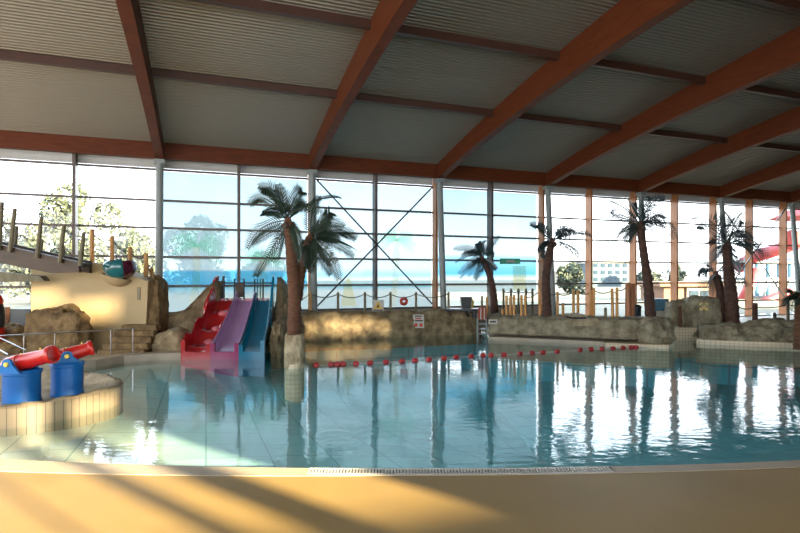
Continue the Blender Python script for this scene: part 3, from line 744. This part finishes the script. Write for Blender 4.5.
rwall = lambda t: .24+.22*sst(.5,1,t)
lane(0,.353,'slide_red','slide_red',1,lwall,lambda t:.17,'red_lane')
lane(.353,.69,'purple','magenta',0,lambda t:.20,lambda t:.20,'purple_lane')
lane(.69,1.0,'slide_blue','slide_blue',0,lambda t:.16,rwall,'blue_lane')
def fin(f, wl, m, name, wv, th=.05):
    ts = [.62,.7,.78,.86,.92]
    pts = [(t, floor_h(t,wv)-.15) for t in (.62,)]+[(t, floor_h(t,wv)+wl(t)+.01+.12*sst(.7,1,t)) for t in ts]+[(.985,1.58),(1.05,1.61),(1.07,.6)]
    mb = MB(); mb.prism([sx(f,t)+Z*h for t,h in pts],(th,0,0)); mb.build(name,m,sl)
fin(.99,rwall,'slide_blue','blue_side_fin',0)
fin(-.025,lwall,'slide_red','red_side_fin',1)
M['pad'] = mat('highlight_pink_gelcoat', (.55,.12,.14), .18, var=.05, coat=.5)  # pink puts the highlights on the red bumps into the colour
for t, f in ((.26,.235),(.50,.245),(.74,.25)):
    mb = MB(); mb.ball(sx(f,t)+Z*(floor_h(t,1)-.01),(.13,.17,.075),3); mb.build('pad','pad',sl,smooth='all')
# top lip, knobs and little gates
mb = MB(); mb.bar(sx(0,1.01)+Z*1.06, sx(1,1.01)+Z*1.06, .08, .06); mb.build('lip','magenta',sl)
for px in (218,226,232,243,255,261,266,270):
    c = P(px,299.5,12.14); MB().ball(c,.034,2).build('knob','white',sl,smooth='all')
mb = MB(); mb.tube([P(223,283,12.36),P(273,283,12.36)],.016,8); mb.build('top_rail','dark',sl)
mb = MB(); mb.tube([P(223.5,303,12.36),P(223.5,276,12.36)],.03,8); mb.build('end_post','dark',sl)
for a,b,panel in ((234.5,244,True),(254.5,263,False)):
    mb = MB(); Yg = 12.35
    mb.tube([P(a,303,Yg),P(a,279,Yg),P(b,279,Yg),P(b,303,Yg)],.02,8); g = mb.build('gate_frame','dark',sl)
    if panel: MB().prism([P(a+1,297,Yg),P(b-1,297,Yg),P(b-1,283,Yg),P(a+1,283,Yg)],(0,.02,0)).build('gate_panel','plank',g)
    else:
        mb = MB()
        for x in (257.3,260.2): mb = MB(); mb.tube([P(x,300,Yg),P(x,279,Yg)],.012,6); mb.build('gate_bar','dark',g)

# ------------------------------------------------------------------ cannon island
isl = [(-8.5,5.7),(-6,5.58),(-4.9,5.58),(-4.25,5.68),(-3.88,5.95),(-3.64,6.4),(-3.6,6.85),(-3.8,7.25),(-4.3,7.6),(-5.2,7.95),(-8.5,8.3)]
ip = [(p.x,p.y) for p in smooth_path([(*p,0) for p in isl], 8)]
cum = [0]
for a,b in zip(ip,ip[1:]): cum.append(cum[-1]+math.hypot(b[0]-a[0],b[1]-a[1]))
ir = root('cannon_island','low tiled island with a rocky top carrying the red water cannons','island')
mb = MB(); L = mb.bm.loops.layers.uv.new('UVMap')
for i in range(len(ip)-1):
    a,b = ip[i],ip[i+1]
    f = mb.poly([(a[0],a[1],-.8),(b[0],b[1],-.8),(b[0],b[1],.20),(a[0],a[1],.20)])
    for l,(u_,v_) in zip(f.loops,((cum[i],2.2),(cum[i+1],2.2),(cum[i+1],3.2),(cum[i],3.2))): l[L].uv = (u_,v_)
bmesh.ops.remove_doubles(mb.bm, verts=mb.bm.verts, dist=1e-4)
mb.build('tiled_side','island_tile',ir,smooth=True)
mb = MB(); rings = []
cen = Vector((-5.2,6.8,0))
for q,(k,h) in enumerate(((1.0,.18),(1.0,.19),(.985,.205),(.93,.21),(.88,.195),(.80,.145),(.6,.12),(.3,.12),(.02,.12))):
    ring = []
    for i,(x,y) in enumerate(ip):
        p = Vector((x,y,0)); inw = Vector((max(-8.5,min(-4.6,x)), 6.75 if x > -6 else 6.9, 0))
        v = inw.lerp(p,k); nz_ = fbm(v*1.0,5.0)*.035*(1 if q > 1 else 0)
        ring.append(Vector((v.x,v.y,h+nz_)))
    rings.append(ring)
mb.loft(rings, False, False); mb.build('rocky_top','rock_pale',ir,smooth='all')
def cannon(label, c, diam, hgt, piv, muzzle, tail, rb):
    r = root('water_cannon', label, 'water cannon', 'water cannons on the tiled island'); R_ = diam/2
    mb = MB(); mb.lathe(c,[(R_,0),(R_*1.0,.03),(R_*.97,.05),(R_*.97,hgt-.06),(R_*1.04,hgt-.05),(R_*1.04,hgt-.015),(R_*.98,hgt),(R_*.8,hgt-.01)],36)
    mb.build('drum','blue',r,smooth=True)
    ax = (Vector(muzzle)-Vector(tail)).normalized(); side = ax.cross(Z).normalized()
    hx = Vector((ax.x,ax.y,0)).normalized(); pv = Vector(piv); base = Vector((pv.x,pv.y,c[2]+hgt-.02))
    for sg in (-1,1):
        o_ = side*sg*max(rb*1.12,R_*.68); q = []
        H = pv.z-base.z
        q = [(-R_*.9,0),(R_*.9,0),(R_*.72,.025)]+[(math.cos(a)*.062,H+.0+math.sin(a)*.062) for a in [PI*k/8 for k in range(9)]]+[(-R_*.72,.025)]
        mb = MB(); mb.prism([base+o_+hx*a+Z*b-side*.015 for a,b in q], side*.03); ea = mb.build('bracket','cyan' if sg > 0 else 'blue',r,smooth=True)
        mb = MB(); mb.lathe(pv+o_+side*sg*.01,[(.028,0),(.028,.02),(.018,.03)],14,side*sg); mb.build('pivot_bolt','brass',ea,smooth=True)
    ln = (Vector(muzzle)-Vector(tail)).length
    prof = [(.012,-.10*ln),(.035,-.085*ln),(.035,-.055*ln),(.02,-.03*ln),(.04,-.005*ln),(rb*.75,.015*ln),(rb*.98,.08*ln),(rb*1.0,.3*ln),(rb*1.06,.31*ln),(rb*1.06,.34*ln),(rb*.98,.35*ln),(rb*.86,.86*ln),(rb*1.0,.90*ln),(rb*1.06,.92*ln),(rb*1.06,.985*ln),(rb*1.02,1.0*ln),(rb*.88,1.0*ln),(rb*.84,.985*ln),(rb*.80,.96*ln),(.004,.95*ln)]
    mb = MB(); mb.lathe(Vector(tail), prof, 30, ax); b = mb.build('barrel','red',r,smooth=True)
    for t in (.33,.72):
        MB().ball(Vector(tail)+ax*ln*t+Z*rb*1.02,.012,1).build('rivet','brass',b)
    return r
c1 = Vector((-4.36,6.15,.13))
cannon('nearer red water cannon on a blue drum, its flat muzzle showing, at the left edge', c1, .385, .40, P(17.5,362.5,6.1), P(54,354,6.08), P(5,366.5,6.16), .098)
c2 = Vector((-4.13,6.62,.13))
cannon('farther red water cannon on a blue drum, pointing right over the water', c2, .36, .41, P(66.8,355,6.62), P(93,347.5,6.82), P(52,359.5,6.58), .092)

# ------------------------------------------------------------------ handrail, steps, cream tower, ramp
hr = root('handrail','low stainless handrail with slim posts in front of the brown boulder','handrail')
YH = [(-18,336.5,9.9),(0,335.6,9.9),(55,333,10.05),(110,330,10.25),(135,328.5,10.35)]
MB().tube([P(*q) for q in YH],.014,8).build('top_rail','chrome',hr,smooth=True)
for px,py,Y in ((24,334.5,9.97),(55,333,10.05),(111,330,10.25),(133,328.6,10.35)):
    p = P(px,py,Y); MB().tube([p,(p.x,p.y,.08)],.011,8).build('post','chrome',hr,smooth=True)
a = P(-2,337,9.88); MB().tube([a,P(26,350,9.7)],.011,6).build('stair_bar','chrome',hr); MB().tube([P(-2,349,9.7),P(8,354.5,9.6)],.011,6).build('stair_bar','chrome',hr)
stp = root('stone_steps','brown stone steps climbing beside the cream wall','steps')
for i,(px_,py_) in enumerate(((97,350),(102,343.5),(107.5,337),(114,331),(121,325))):
    y0 = 10.42+.13*i; a = P(px_,py_,y0)
    mb = MB(); mb.box((a.x,y0,0),(-5.0,11.16,a.z)); bmesh.ops.bevel(mb.bm,geom=mb.bm.edges[:],offset=.015,segments=2,affect='EDGES'); mb.build('step','rock_brown',stp)
tw = root('slide_tower','cream plastered slide tower wall with sunlit patches at left','wall block')
YT = 11.2; top = [(31,268),(80,262),(104,264),(112,270),(148,281)]
pol = [P(31,350,YT)]+[P(*q,YT) for q in top]+[P(145,350,YT)]
MB().prism(pol,(0,.8,0)).build('block','yellow',tw)
mb = MB(); mb.prism([P(137,300,YT-.015),P(140,300,YT-.015),P(140,287,YT-.015),P(137,287,YT-.015)],(0,.03,0)); mb.build('slot','post_grey',tw)
ch = root('slide_chute','glossy teal chute end with a violet corner on the cream tower','slide')
def scoop(c, r, u0, u1, v0, v1, m, name, tilt=0.0, nu=28, nv=12, k=1.0):
    mb = MB(); R0 = Matrix.Rotation(tilt,3,'Y')
    def pt(a, b, s_): return Vector(c)+R0 @ Vector((math.cos(a)*math.cos(b)*r[0]*s_, math.sin(a)*math.cos(b)*r[1]*s_, math.sin(b)*r[2]*s_))
    outer = [[pt(u0+(u1-u0)*i/nu, v0+(v1-v0)*j/nv, 1) for i in range(nu+1)] for j in range(nv+1)]
    inner = [[pt(u0+(u1-u0)*i/nu, v0+(v1-v0)*j/nv, .93) for i in range(nu+1)] for j in range(nv+1)]
    mb.loft(outer+inner[::-1], False, False); return mb.build(name, m, ch, smooth='all')
cc = P(120,267,11.1)
scoop(cc,(.315,.34,.28),PI*.75,PI*1.72,-PI/2,PI*.16,'teal','shell',-.12)
scoop(cc,(.315,.34,.28),PI*1.72,PI*2.75,-PI/2,PI*.12,'violet','end_shell',-.12)
scoop(cc+Vector((-.07,.10,-.09)),(.34,.33,.32),PI*.9,PI*2.0,-PI/2,-PI*.12,'yellow','cradle',.25)
rp_ = root('footbridge','weathered timber footbridge ramp coming down from the upper left edge','bridge')
mb = MB(); mb.prism([P(-40,236,10.35),P(78,262,10.35),P(79,272.5,10.35),P(50,273,10.35),P(-40,255,10.35)],(0,.09,0)); mb.build('side_beam','plank',rp_)
mb = MB(); mb.prism([P(-40,236,10.35)+Vector((0,.09,-.05)),P(70,260,10.35)+Vector((0,.09,-.05)),P(70,260,10.35)+Vector((0,.09,-.12)),P(-40,236,10.35)+Vector((0,.09,-.12))],(0,.62,0)); mb.build('walkway','plank',rp_)
mb = MB(); mb.prism([P(-40,236,10.35)+Vector((0,.71,0)),P(68,260,10.35)+Vector((0,.71,0)),P(68,260,10.35)+Vector((0,.71,-.25)),P(-40,236,10.35)+Vector((0,.71,-.35))],(0,.09,0)); mb.build('side_beam','plank',rp_)
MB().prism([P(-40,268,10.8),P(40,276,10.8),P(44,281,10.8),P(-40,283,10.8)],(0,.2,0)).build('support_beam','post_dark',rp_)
fp = [(2,202,-1,250),(15,208.5,10,252),(41.5,217,37,258),(64,225,60,263),(84,232,80,266)]
tops = []
for i,(tx,ty,bx,by) in enumerate(fp):
    a = P(bx,by,10.31); b = P(tx,ty,10.31); tops.append(b)
    mb = MB(); mb.tube([a,b],[.042,.036],8); o = mb.build('bridge_post','post_dark',rp_,smooth=True)
mb = MB()
def sag(a, b, s_, n=9): return [a.lerp(b,i/(n-1))-Z*s_*4*(i/(n-1))*(1-i/(n-1)) for i in range(n)]
def rope_line(pts, s_): 
    out = []
    for a,b in zip(pts,pts[1:]): out += sag(a,b,s_)[:-1]
    return out+[pts[-1]]
MB().tube(rope_line([P(-30,195,10.31)]+[t-Z*.1 for t in tops],.03),.010,6).build('rope','rope',rp_)
MB().tube(rope_line([P(-30,215,10.31)]+[t-Z*.42 for t in tops],.09),.010,6).build('rope','rope',rp_)
for tx,ty,bx,by in ((17,226,15,248),(42,240,40,258),(64,247,62,262)):
    MB().tube([P(bx,by,11.1),P(tx,ty,11.1)],[.036,.032],8).build('bridge_post','post_dark',rp_,smooth=True)

def wooden_post(px, ptop, pbot, Y, label, m='post', r=.05, group=None, lean=0):
    a = P(px,pbot,Y); b = P(px+lean,ptop,Y)
    mb = MB(); L_ = (b-a).length; ax = (b-a).normalized()
    mb.lathe(a,[(r,0),(r,L_*.35),(r*.95,L_*.7),(r*.96,L_-.02),(r*.75,L_)],12,ax)
    tag(mb.build('wooden_post',m,None,smooth=True),label,'post',group); return b
def fence_rope(pts, s_, label, r=.014):
    tag(MB().tube(rope_line(pts,s_),r,6).build('fence_rope','rope',None,smooth='all'),label,'rope')
def tower_top(px, Y):
    X = (px-400)/F*Y; q = 400+X*F/YT
    for (a,ya),(b,yb) in zip(top,top[1:]):
        if a <= q <= b: return P(q,ya+(yb-ya)*(q-a)/(b-a),YT).z
    return P(148,281,YT).z
tp = []
lw_ = ['tall orange timber post next to the lower end of the footbridge','orange timber post just behind the teal chute','timber post right of the teal chute','timber post at the right end of the cream tower','short timber post beyond the right edge of the cream tower']
for i,(px,pt_) in enumerate(((92,229),(112,236),(130,247),(146,253),(151.5,268))):
    zb = tower_top(px,11.85); Yp = 11.85
    pb = HY-(zb-.02-EYE)/Yp*F
    tp.append(wooden_post(px,pt_,max(pb,pt_+12) if i < 4 else 292,Yp if i < 4 else 12.05,lw_[i],'post',.048,'posts on the cream tower'))
fence_rope([t-Z*.08 for t in tp],.10,'dark rope hung between the timber posts on the cream tower')

# posts on the left rock wall
def rf(px):                                    # depth of the face of the brown rock wall
    a = (px-400)/F; m_ = 1.6/4.67; return (13.4+2.39*m_)/(1-a*m_)
def wallY(px, d=0):                        # depth of a line parallel to the glazing
    a = (px-400)/F; return (W(0,d).dot(N))/(a*N.x+N.y)
tp = []
for i,px in enumerate((310.5,338,365,390.5,416,448.5)):
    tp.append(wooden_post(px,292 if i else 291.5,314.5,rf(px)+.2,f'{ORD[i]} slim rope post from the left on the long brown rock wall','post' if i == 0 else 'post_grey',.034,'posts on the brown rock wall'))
fence_rope([P(286,300,rf(286)+.2)]+[t-Z*.05 for t in tp],.10,'sagging dark rope along the brown rock wall')
# posts on the right rock wall
def ry(px):                                   # depth behind the front of the grey wall
    return 14.35-(px-490)*(14.35-13.05)/(640-490)
back = []
for i,px in enumerate((503.5,511,518.5,526,532.5)):
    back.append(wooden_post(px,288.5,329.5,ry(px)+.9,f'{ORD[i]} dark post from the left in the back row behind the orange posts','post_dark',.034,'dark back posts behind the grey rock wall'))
fence_rope([t-Z*.05 for t in back],.07,'dark rope linking the back row of posts')
spec = [(482,296,'slim grey post just above the orange life vest','post_grey',.032),(487,297,'pale slim post right above the ladder','post',.034),
 (506.5,295.5,'first tall orange post right of the leaning palm','post',.037),(510.5,296,'pale post tucked close beside the first tall orange post','post',.037),(514,295,'pale thick post right of the closely set pair','post',.037),
 (521.5,295,'left post of the narrow orange pair between the two small palms','post',.037),(525.3,295,'right post of the narrow orange pair between the two small palms','post',.037),
 (539.8,288.5,'tall orange post immediately left of the slim upright palm','post',.037),
 (557.5,291.5,'tall orange post right of the slim upright palm','post',.037),(563,303,'short pale post right of the slim upright palm','post',.037),
 (573.5,289.5,'left post of the tall pair above the stone slab','post',.037),(578,290,'right post of the tall pair above the stone slab','post',.037),
 (590.5,289.5,'left post of the tall pair right of the stone slab','post',.037),(593.8,288,'right post of the tall pair right of the stone slab','post',.037),
 (605.5,307.5,'very short post halfway between two tall pairs','post_grey',.036),
 (612.8,288.5,'left post of the rightmost tall pair on the grey wall','post',.037),(617,287.5,'right post of the rightmost tall pair on the grey wall','post',.037)]
ends = {}
for px,pt_,lb,m_,r_ in spec: ends[px] = wooden_post(px,pt_,319.5,ry(px),lb,m_,r_,'timber posts on the grey rock wall', 0 if px not in (612.8,) else -.8)
ends[628] = wooden_post(628,283,318,ry(628)+.15,'thick red-brown post left of the tall straight palm','fin',.07,'timber posts on the grey rock wall')
wooden_post(632.5,284,318,ry(632)+.4,'red-brown post half hidden behind the thick one near the tall palm','fin',.06,'timber posts on the grey rock wall')
fence_rope([ends[k]-Z*.06 for k in (506.5,514,521.5,525.3,539.8,557.5,573.5,578,590.5,593.8,612.8,617,628)],.06,'dark rope slung along the orange posts on the grey rock wall')
wooden_post(502.5,309,318.5,ry(502)-.05,'short stub post at the foot of the leaning palm','post',.036)
# posts at the right
wooden_post(680,306,331,13.85,'dark reddish post between the two grey boulders','bark',.045)
pr = [wooden_post(755,303,328,13.0,'dark brown rope post right of the thick double palm','bark_dark',.06), wooden_post(788,298,325.7,16.5,'dark slim rope post near the right edge','post_dark',.045)]
fence_rope([P(739,307,13.2),pr[0]-Z*.1,pr[1]-Z*.2,P(805,304,16)],.05,'rope between the dark posts at the right')
b = P(774,324.3,17); tag(MB().lathe((b.x,b.y,.06),[(.07,0),(.07,.33),(.035,.38)],14).build('bollard','chrome',None,smooth=True),'short grey metal bollard on the right terrace','bollard')

# ------------------------------------------------------------------ small things
def sign(px0,py0,px1,py1,Y,name,label,m='paper'):
    r = root(name,label,'sign'); MB().prism([P(px0,py1,Y),P(px1,py1,Y),P(px1,py0,Y),P(px0,py0,Y)],(0,.015,0)).build('board',m,r); return r
def mark(r, pts, Y, m, name): MB().prism([P(x,y,Y-.006) for x,y in pts],(0,.004,0)).build(name,m,r)
Ys = rf(378)+.12
r = sign(372,300,384,311,Ys,'warning_sign','white warning sign with a yellow triangle standing on the brown rock wall')
mark(r,[(373.5,309),(382.5,309),(378,301)],Ys,'sign_yellow','triangle'); mark(r,[(376.2,307.6),(379.8,307.6),(378,304)],Ys-.004,'sign_black','pictogram')
mark(r,[(373,310.7),(383,310.7),(383,309.6),(373,309.6)],Ys,'sign_black','caption')
Ys = rf(418)-.07
r = sign(413,314.5,424,328,Ys,'rules_sign','white notice with red symbols fixed on the face of the brown rock wall')
for i,(y0,y1,x1) in enumerate(((315.6,316.8,422),(317.8,319,421),(320,321.4,423))): mark(r,[(415,y1),(x1,y1),(x1,y0),(415,y0)],Ys,'sign_black' if i != 1 else 'sign_red','text_line')
for x in (416,421): mark(r,[(x+1.7*math.cos(a),325+1.9*math.sin(a)) for a in [2*PI*k/12 for k in range(12)]],Ys,'sign_red','symbol')
Yg = wallY(510,-.35)
r = sign(500,258.5,520,264,Yg,'exit_sign','green emergency exit sign hanging in front of the blue film','green')
mark(r,[(506,262.6),(513,262.6),(513,263.4),(516,261.3),(513,259.3),(513,260.2),(506,260.2)],Yg,'white','arrow')
Ys = ry(493)-.45
r = sign(488.5,319.5,497.5,324,Ys,'depth_sign','small white plate at the foot of the leaning palm on the grey rock wall')
mark(r,[(490,322.5),(496,322.5),(496,321),(490,321)],Ys,'sign_black','text_line')
# ball / lifebuoy on the fence
c = P(403.8,301.3,rf(404)+.19); lb = root('lifebuoy','small round brown-red buoy hanging on the rope fence','lifebuoy')
pts = [c+Vector((math.cos(a)*.075,0,math.sin(a)*.075)) for a in [2*PI*k/20 for k in range(21)]]
MB().tube(pts,.042,8).build('ring','sign_red',lb,smooth='all'); MB().tube([c+Z*.1,P(403.8,294.5,rf(404)+.2)],.006,5).build('cord','rope',lb)
# board with bucket
bd = root('shelf_board','dark flat board jutting from the brown rock wall beside the ladder','board')
Yb = rf(462)-.3; MB().prism([P(447,311,Yb),P(482,311,Yb),P(482,309,Yb),P(447,309,Yb)],(0,.5,0)).build('panel','dark',bd)
MB().bar(P(466,311,Yb+.2),P(469,317,Yb+.45),.05,.05).build('strut','dark',bd)
bk = root('tub','dark grey square tub standing on the dark board','tub'); q0 = P(466,309,Yb+.2)
mb = MB(); mb.loft([[q0+Vector((x*s_,y*s_,h)) for x,y in ((-1,-1),(1,-1),(1,1),(-1,1))] for s_,h in ((.115,0),(.15,.33),(.135,.33),(.11,.04))]); mb.build('body','bucket',bk)
mb = MB(); mb.tube([q0+Vector((.13,-.02,.30)),q0+Vector((.19,-.02,.2)),q0+Vector((.16,-.02,.02))],.03,8); mb.build('spout','sign_yellow',bk)
# ladder
ld = root('pool_ladder','white pool ladder with flat rungs at the corner of the rock walls','ladder'); Yl = 14.05
for x in (477.6,486.6):
    MB().tube([P(x,345,Yl),P(x,318,Yl),P(x,314,Yl+.12),P(x,315,Yl+.45)],.024,8).build('handrail','steel',ld,smooth=True)
for y in (324,329,334,339): MB().prism([P(477.6,y+.6,Yl),P(486.6,y+.6,Yl),P(486.6,y-.6,Yl),P(477.6,y-.6,Yl)],(0,.09,0)).build('rung','steel',ld)
lv = root('life_vest','orange and white life vest hung at the top of the ladder','life vest'); Yv = 13.98
mb = MB(); mb.prism([P(478.5,320,Yv),P(486.5,319.5,Yv),P(487,309,Yv),P(485,307,Yv),P(480,307,Yv),P(478,309,Yv)],(0,.08,0))
bmesh.ops.bevel(mb.bm,geom=mb.bm.edges[:],offset=.02,segments=2,affect='EDGES'); mb.build('vest_body','orange',lv,smooth=True)
for x in (480.3,483.8): MB().prism([P(x,319.5,Yv-.012),P(x+1.1,319.5,Yv-.012),P(x+1.1,308,Yv-.012),P(x,308,Yv-.012)],(0,.014,0)).build('stripe','paper',lv)
MB().prism([P(473.5,318,14.5),P(478,318,14.5),P(478,311.5,14.5),P(473.5,311.5,14.5)],(0,.2,0)); 
mb = MB(); mb.prism([P(473,318.5,14.45),P(478,318.5,14.45),P(478,311.5,14.45),P(473,311.5,14.45)],(0,.2,0)); bmesh.ops.bevel(mb.bm,geom=mb.bm.edges[:],offset=.015,segments=2,affect='EDGES')
tag(mb.build('speaker_box','bucket'),'small black box beside the orange life vest','box')
# stone slab on the grey wall
sb = root('stone_slab','flat stone slab with a dark slot jutting over the grey rock wall','slab'); Yq = ry(580)-.75
mb = MB(); mb.prism([P(571,317,Yq),P(587.5,317,Yq),P(586.5,314.8,Yq),P(573,314.8,Yq)],(0,.6,0)); mb.build('top','rock_pale',sb)
mb = MB(); mb.prism([P(572.5,319,Yq+.04),P(586,319,Yq+.04),P(586,317,Yq+.04),P(572.5,317,Yq+.04)],(0,.5,0)); mb.build('slot','dark',sb)
MB().prism([P(573,326,Yq+.1),P(600,326,Yq+.1),P(598,318.5,Yq+.1),P(573,319,Yq+.1)],(0,.5,0)).build('bracket','rock_pale',sb)
# blue and dark bins near tall palm
b = P(636,325,14.3); bn = root('waste_bin','small dark blue bin left of the tall straight palm','bin')
MB().lathe((b.x,b.y,.06),[(.12,0),(.13,.66),(.13,.69)],18).build('body','house_win',bn,smooth=True); MB().lathe((b.x,b.y,.75),[(.14,0),(.14,.04),(.08,.09)],18).build('lid','dark',bn,smooth=True)
b = P(664,318,15); tc_ = root('kiosk','turquoise box unit behind the tall straight palm','cabinet')
mb = MB(); mb.prism([P(655,330,15.2),P(669,330,15.2),P(669,299,15.2),P(655,299,15.2)],(0,.5,0)); mb.build('body','skyblue',tc_)
mb = MB(); mb.prism([P(656.5,322,15.19),P(667.5,322,15.19),P(667.5,311,15.19),P(656.5,311,15.19)],(0,.02,0)); mb.build('door','paper',tc_)
# red figure-like float at the left edge
rb_ = root('red_buoy','red and black upright buoy cut off by the left edge','buoy'); c = P(-3,330,10.3)
MB().lathe((c.x,c.y,c.z-.25),[(.05,0),(.13,.05),(.14,.2),(.12,.3)],18).build('base','red',rb_,smooth=True)
MB().lathe((c.x,c.y,c.z+.05),[(.11,0),(.13,.12),(.13,.35),(.1,.45)],18).build('middle','dark',rb_,smooth=True)
MB().lathe((c.x,c.y,c.z+.5),[(.1,0),(.11,.08),(.07,.17),(.02,.2)],18).build('cap','red',rb_,smooth=True)
# dark bench by the left window
bn = root('bench','dark low bench with a wooden post end by the left window','bench')
MB().prism([P(10,347,11.4),P(30,347,11.4),P(30,309,11.4),P(10,309,11.4)],(0,.3,0)).build('seat','dark',bn)
MB().tube([P(7.5,347,11.4),P(7.5,307,11.4)],.05,8).build('end_post','bark',bn)

# float line
fl = root('float_line','rope with small red floats stretched across the pool','float line')
fpx = [(316,365),(331,364.3),(337,364.2),(343,364),(356,363.5),(370,363),(386,362),(402,361.2),(415,360.4),(429,359.6),(444,358.2),(456,357.2),(471,356.2),(483,355.4),(491,355),(504,354.6),(520,353.6),(532,352.8),(543,352.2),(557,351.4),(580,349.8),(591,349.2),(602,348.8),(613,348.3),(623,347.8),(631,347.3),(636,347.2)]
pts = [G(x,y,WL+.012) for x,y in fpx]
MB().tube(pts+[G(650,346.8,WL+.012)],.007,5).build('rope','paper',fl)
for a,b in zip(pts,pts[1:]+[G(642,347,WL)]):
    d = (b-a).normalized(); mb = MB(); mb.lathe(a-d*.06,[(.015,0),(.045,.02),(.05,.06),(.045,.10),(.015,.12)],10,d); mb.build('float','float',fl,smooth=True)

# ------------------------------------------------------------------ outside: trees, houses, the park
def tree(label, px, ptop, pbase, Y, wpx, seed, leaf='leafA', n=2600):
    rnd = random.Random(seed); r = root('tree', label, 'tree', 'trees outside the windows')
    c = P(px,(ptop+pbase)/2,Y); H = (pbase-ptop)/F*Y; Wd = wpx/F*Y; zt = P(px,ptop,Y).z
    MB().tube([(c.x,c.y,0),(c.x,c.y,zt-H*.5),(c.x+.1,c.y,zt-H*.2)],[.22,.16,.08],8).build('trunk','trunk',r)
    mb = MB(); blobs = [(Vector((c.x+rnd.uniform(-.33,.33)*Wd,c.y+rnd.uniform(-.3,.3)*Wd,zt-H*(.22+.6*rnd.random()**1.2))),rnd.uniform(.16,.26)*Wd) for _ in range(12)]
    blobs.append((Vector((c.x,c.y,zt-.2*Wd)),.2*Wd))
    for i in range(n):
        b,R_ = rnd.choice(blobs); v = Vector((rnd.gauss(0,1),rnd.gauss(0,1),rnd.gauss(0,1))).normalized()*R_*rnd.uniform(.65,1.05)
        p = b+v; s_ = rnd.uniform(.09,.2)*(Y/35); a = Vector((rnd.gauss(0,1),rnd.gauss(0,1),rnd.gauss(0,1))).normalized(); q = a.orthogonal().normalized()
        mb.poly([p-a*s_,p+q*s_*.6,p+a*s_,p-q*s_*.6])
    mb.build('foliage',leaf,r)
for a in (('tall round tree outside left of the first roof beam, highest of all',72,183,300,38,80,1,'leafA',4200),('pale bushy tree outside at the left edge',0,212,300,46,70,2,'leafB',2800),
 ('bushy tree outside right of the highest tree, behind the cream tower',130,228,300,52,75,3,'leafA',2800),('low tree outside under the highest tree, behind the footbridge',35,235,300,29,55,4,'leafA',2600),
 ('broad tree outside showing faintly through the beach film',200,214,300,36,62,5,'leafB',2600),('low tree showing through the beach film beside the slide',262,250,305,40,50,6,'leafB',1600),
 ('small tree outside right of the slim upright palm',572,262,300,46,34,7,'leafA',1400),('low tree outside at the foot of the pale blue building',650,270,296,60,26,8,'leafB',900),('distant round tree outside right of the tall palm',676,264,290,70,18,9,'leafB',700)):
    tree(*a)
def house(label, px0, px1, ptop, Y, wins, m='house'):
    r = root('apartment_building', label, 'building'); a = P(px0,ptop,Y); b = P(px1,ptop,Y)
    MB().box((a.x,Y,.1),(b.x,Y+10,a.z)).build('wall',m,r); MB().box((a.x-.2,Y-.2,a.z),(b.x+.2,Y+10.2,a.z+.3)).build('roof','sill',r)
    nx, nz_ = wins; w = (b.x-a.x)/nx; h = (a.z-.5)/nz_
    for i in range(nx):
        for j in range(nz_):
            x = a.x+(i+.25)*w; z = .7+j*h+.2*h; MB().box((x,Y-.06,z),(x+.5*w,Y+.05,z+.5*h)).build('window','house_win',r)
house('pale blue apartment building outside behind the pairs of orange posts',592,636,263,75,(6,3))
house('low lighter apartment building outside left of the first one',560,590,272,92,(4,2),'cream')
# cabin outside
cb = root('cabin','orange-brown timber cabin with a framed window outside behind the emblem boulder','cabin'); Yc = 31
MB().prism([P(664,312,Yc),P(722,312,Yc),P(722,284,Yc),P(664,284,Yc)],(0,3,0)).build('wall','fascia',cb)
MB().prism([P(660,286.5,Yc-.4),P(724,286.5,Yc-.4),P(724,282,Yc-.4),P(660,282,Yc-.4)],(0,4,0)).build('roof','fascia',cb)
f = MB().prism([P(687,304,Yc-.1),P(713,304,Yc-.1),P(713,288,Yc-.1),P(687,288,Yc-.1)],(0,.15,0)).build('window_frame','cream',cb)
MB().prism([P(690,302,Yc-.14),P(699,302,Yc-.14),P(699,290.5,Yc-.14),P(690,290.5,Yc-.14)],(0,.1,0)).build('pane','house_win',f)
MB().prism([P(701,302,Yc-.14),P(710.5,302,Yc-.14),P(710.5,290.5,Yc-.14),P(701,290.5,Yc-.14)],(0,.1,0)).build('pane','house_win',f)
# outdoor slide tower
ot = root('outdoor_slide_tower','outdoor slide tower with red tubes and light blue steel posts beyond the far right window','slide tower'); Yo = 36
for px in (746,757,768,779,790,802): MB().tube([P(px,316,Yo),P(px,258,Yo)],.13,8).build('tower_post','skyblue',ot)
for py in (262,279,297): MB().prism([P(742,py+1.2,Yo-.2),P(806,py+1.2,Yo-.2),P(806,py-1.2,Yo-.2),P(742,py-1.2,Yo-.2)],(0,3,0)).build('platform','steel',ot)
for i,(x0,x1) in enumerate(((747,757),(759,768),(770,779),(781,790))):
    MB().bar(P(x0,312,Yo-.1),P(x1,280,Yo-.1),.09,.09).build('brace','steel',ot)
for i,(pts_,rr) in enumerate((([(738,268,Yo+1),(752,258,Yo),(770,252,Yo-1),(795,244,Yo-1.5),(815,236,Yo)],.42),([(742,300,Yo-1),(750,285,Yo-1.5),(755,272,Yo)],.32),([(752,309,Yo-1.5),(768,300,Yo-1.5),(790,292,Yo-1)],.28))):
    MB().tube(smooth_path([P(*q) for q in pts_],6),rr,12).build('tube','pink',ot,smooth=True)
c = P(792,240,Yo-3); MB().ball(c,(.55,.55,.65),3).build('bowl','awning',ot,smooth='all')
um = root('red_parasol','red parasol outside at the right edge of the photo','parasol'); c = P(812,204,31)
MB().lathe((c.x,c.y,c.z-.8),[(2.2,0),(1.2,.5),(.02,.85)],8).build('canopy','awning',um); MB().tube([(c.x,c.y,.15),(c.x,c.y,c.z)],.05,8).build('pole','white',um)
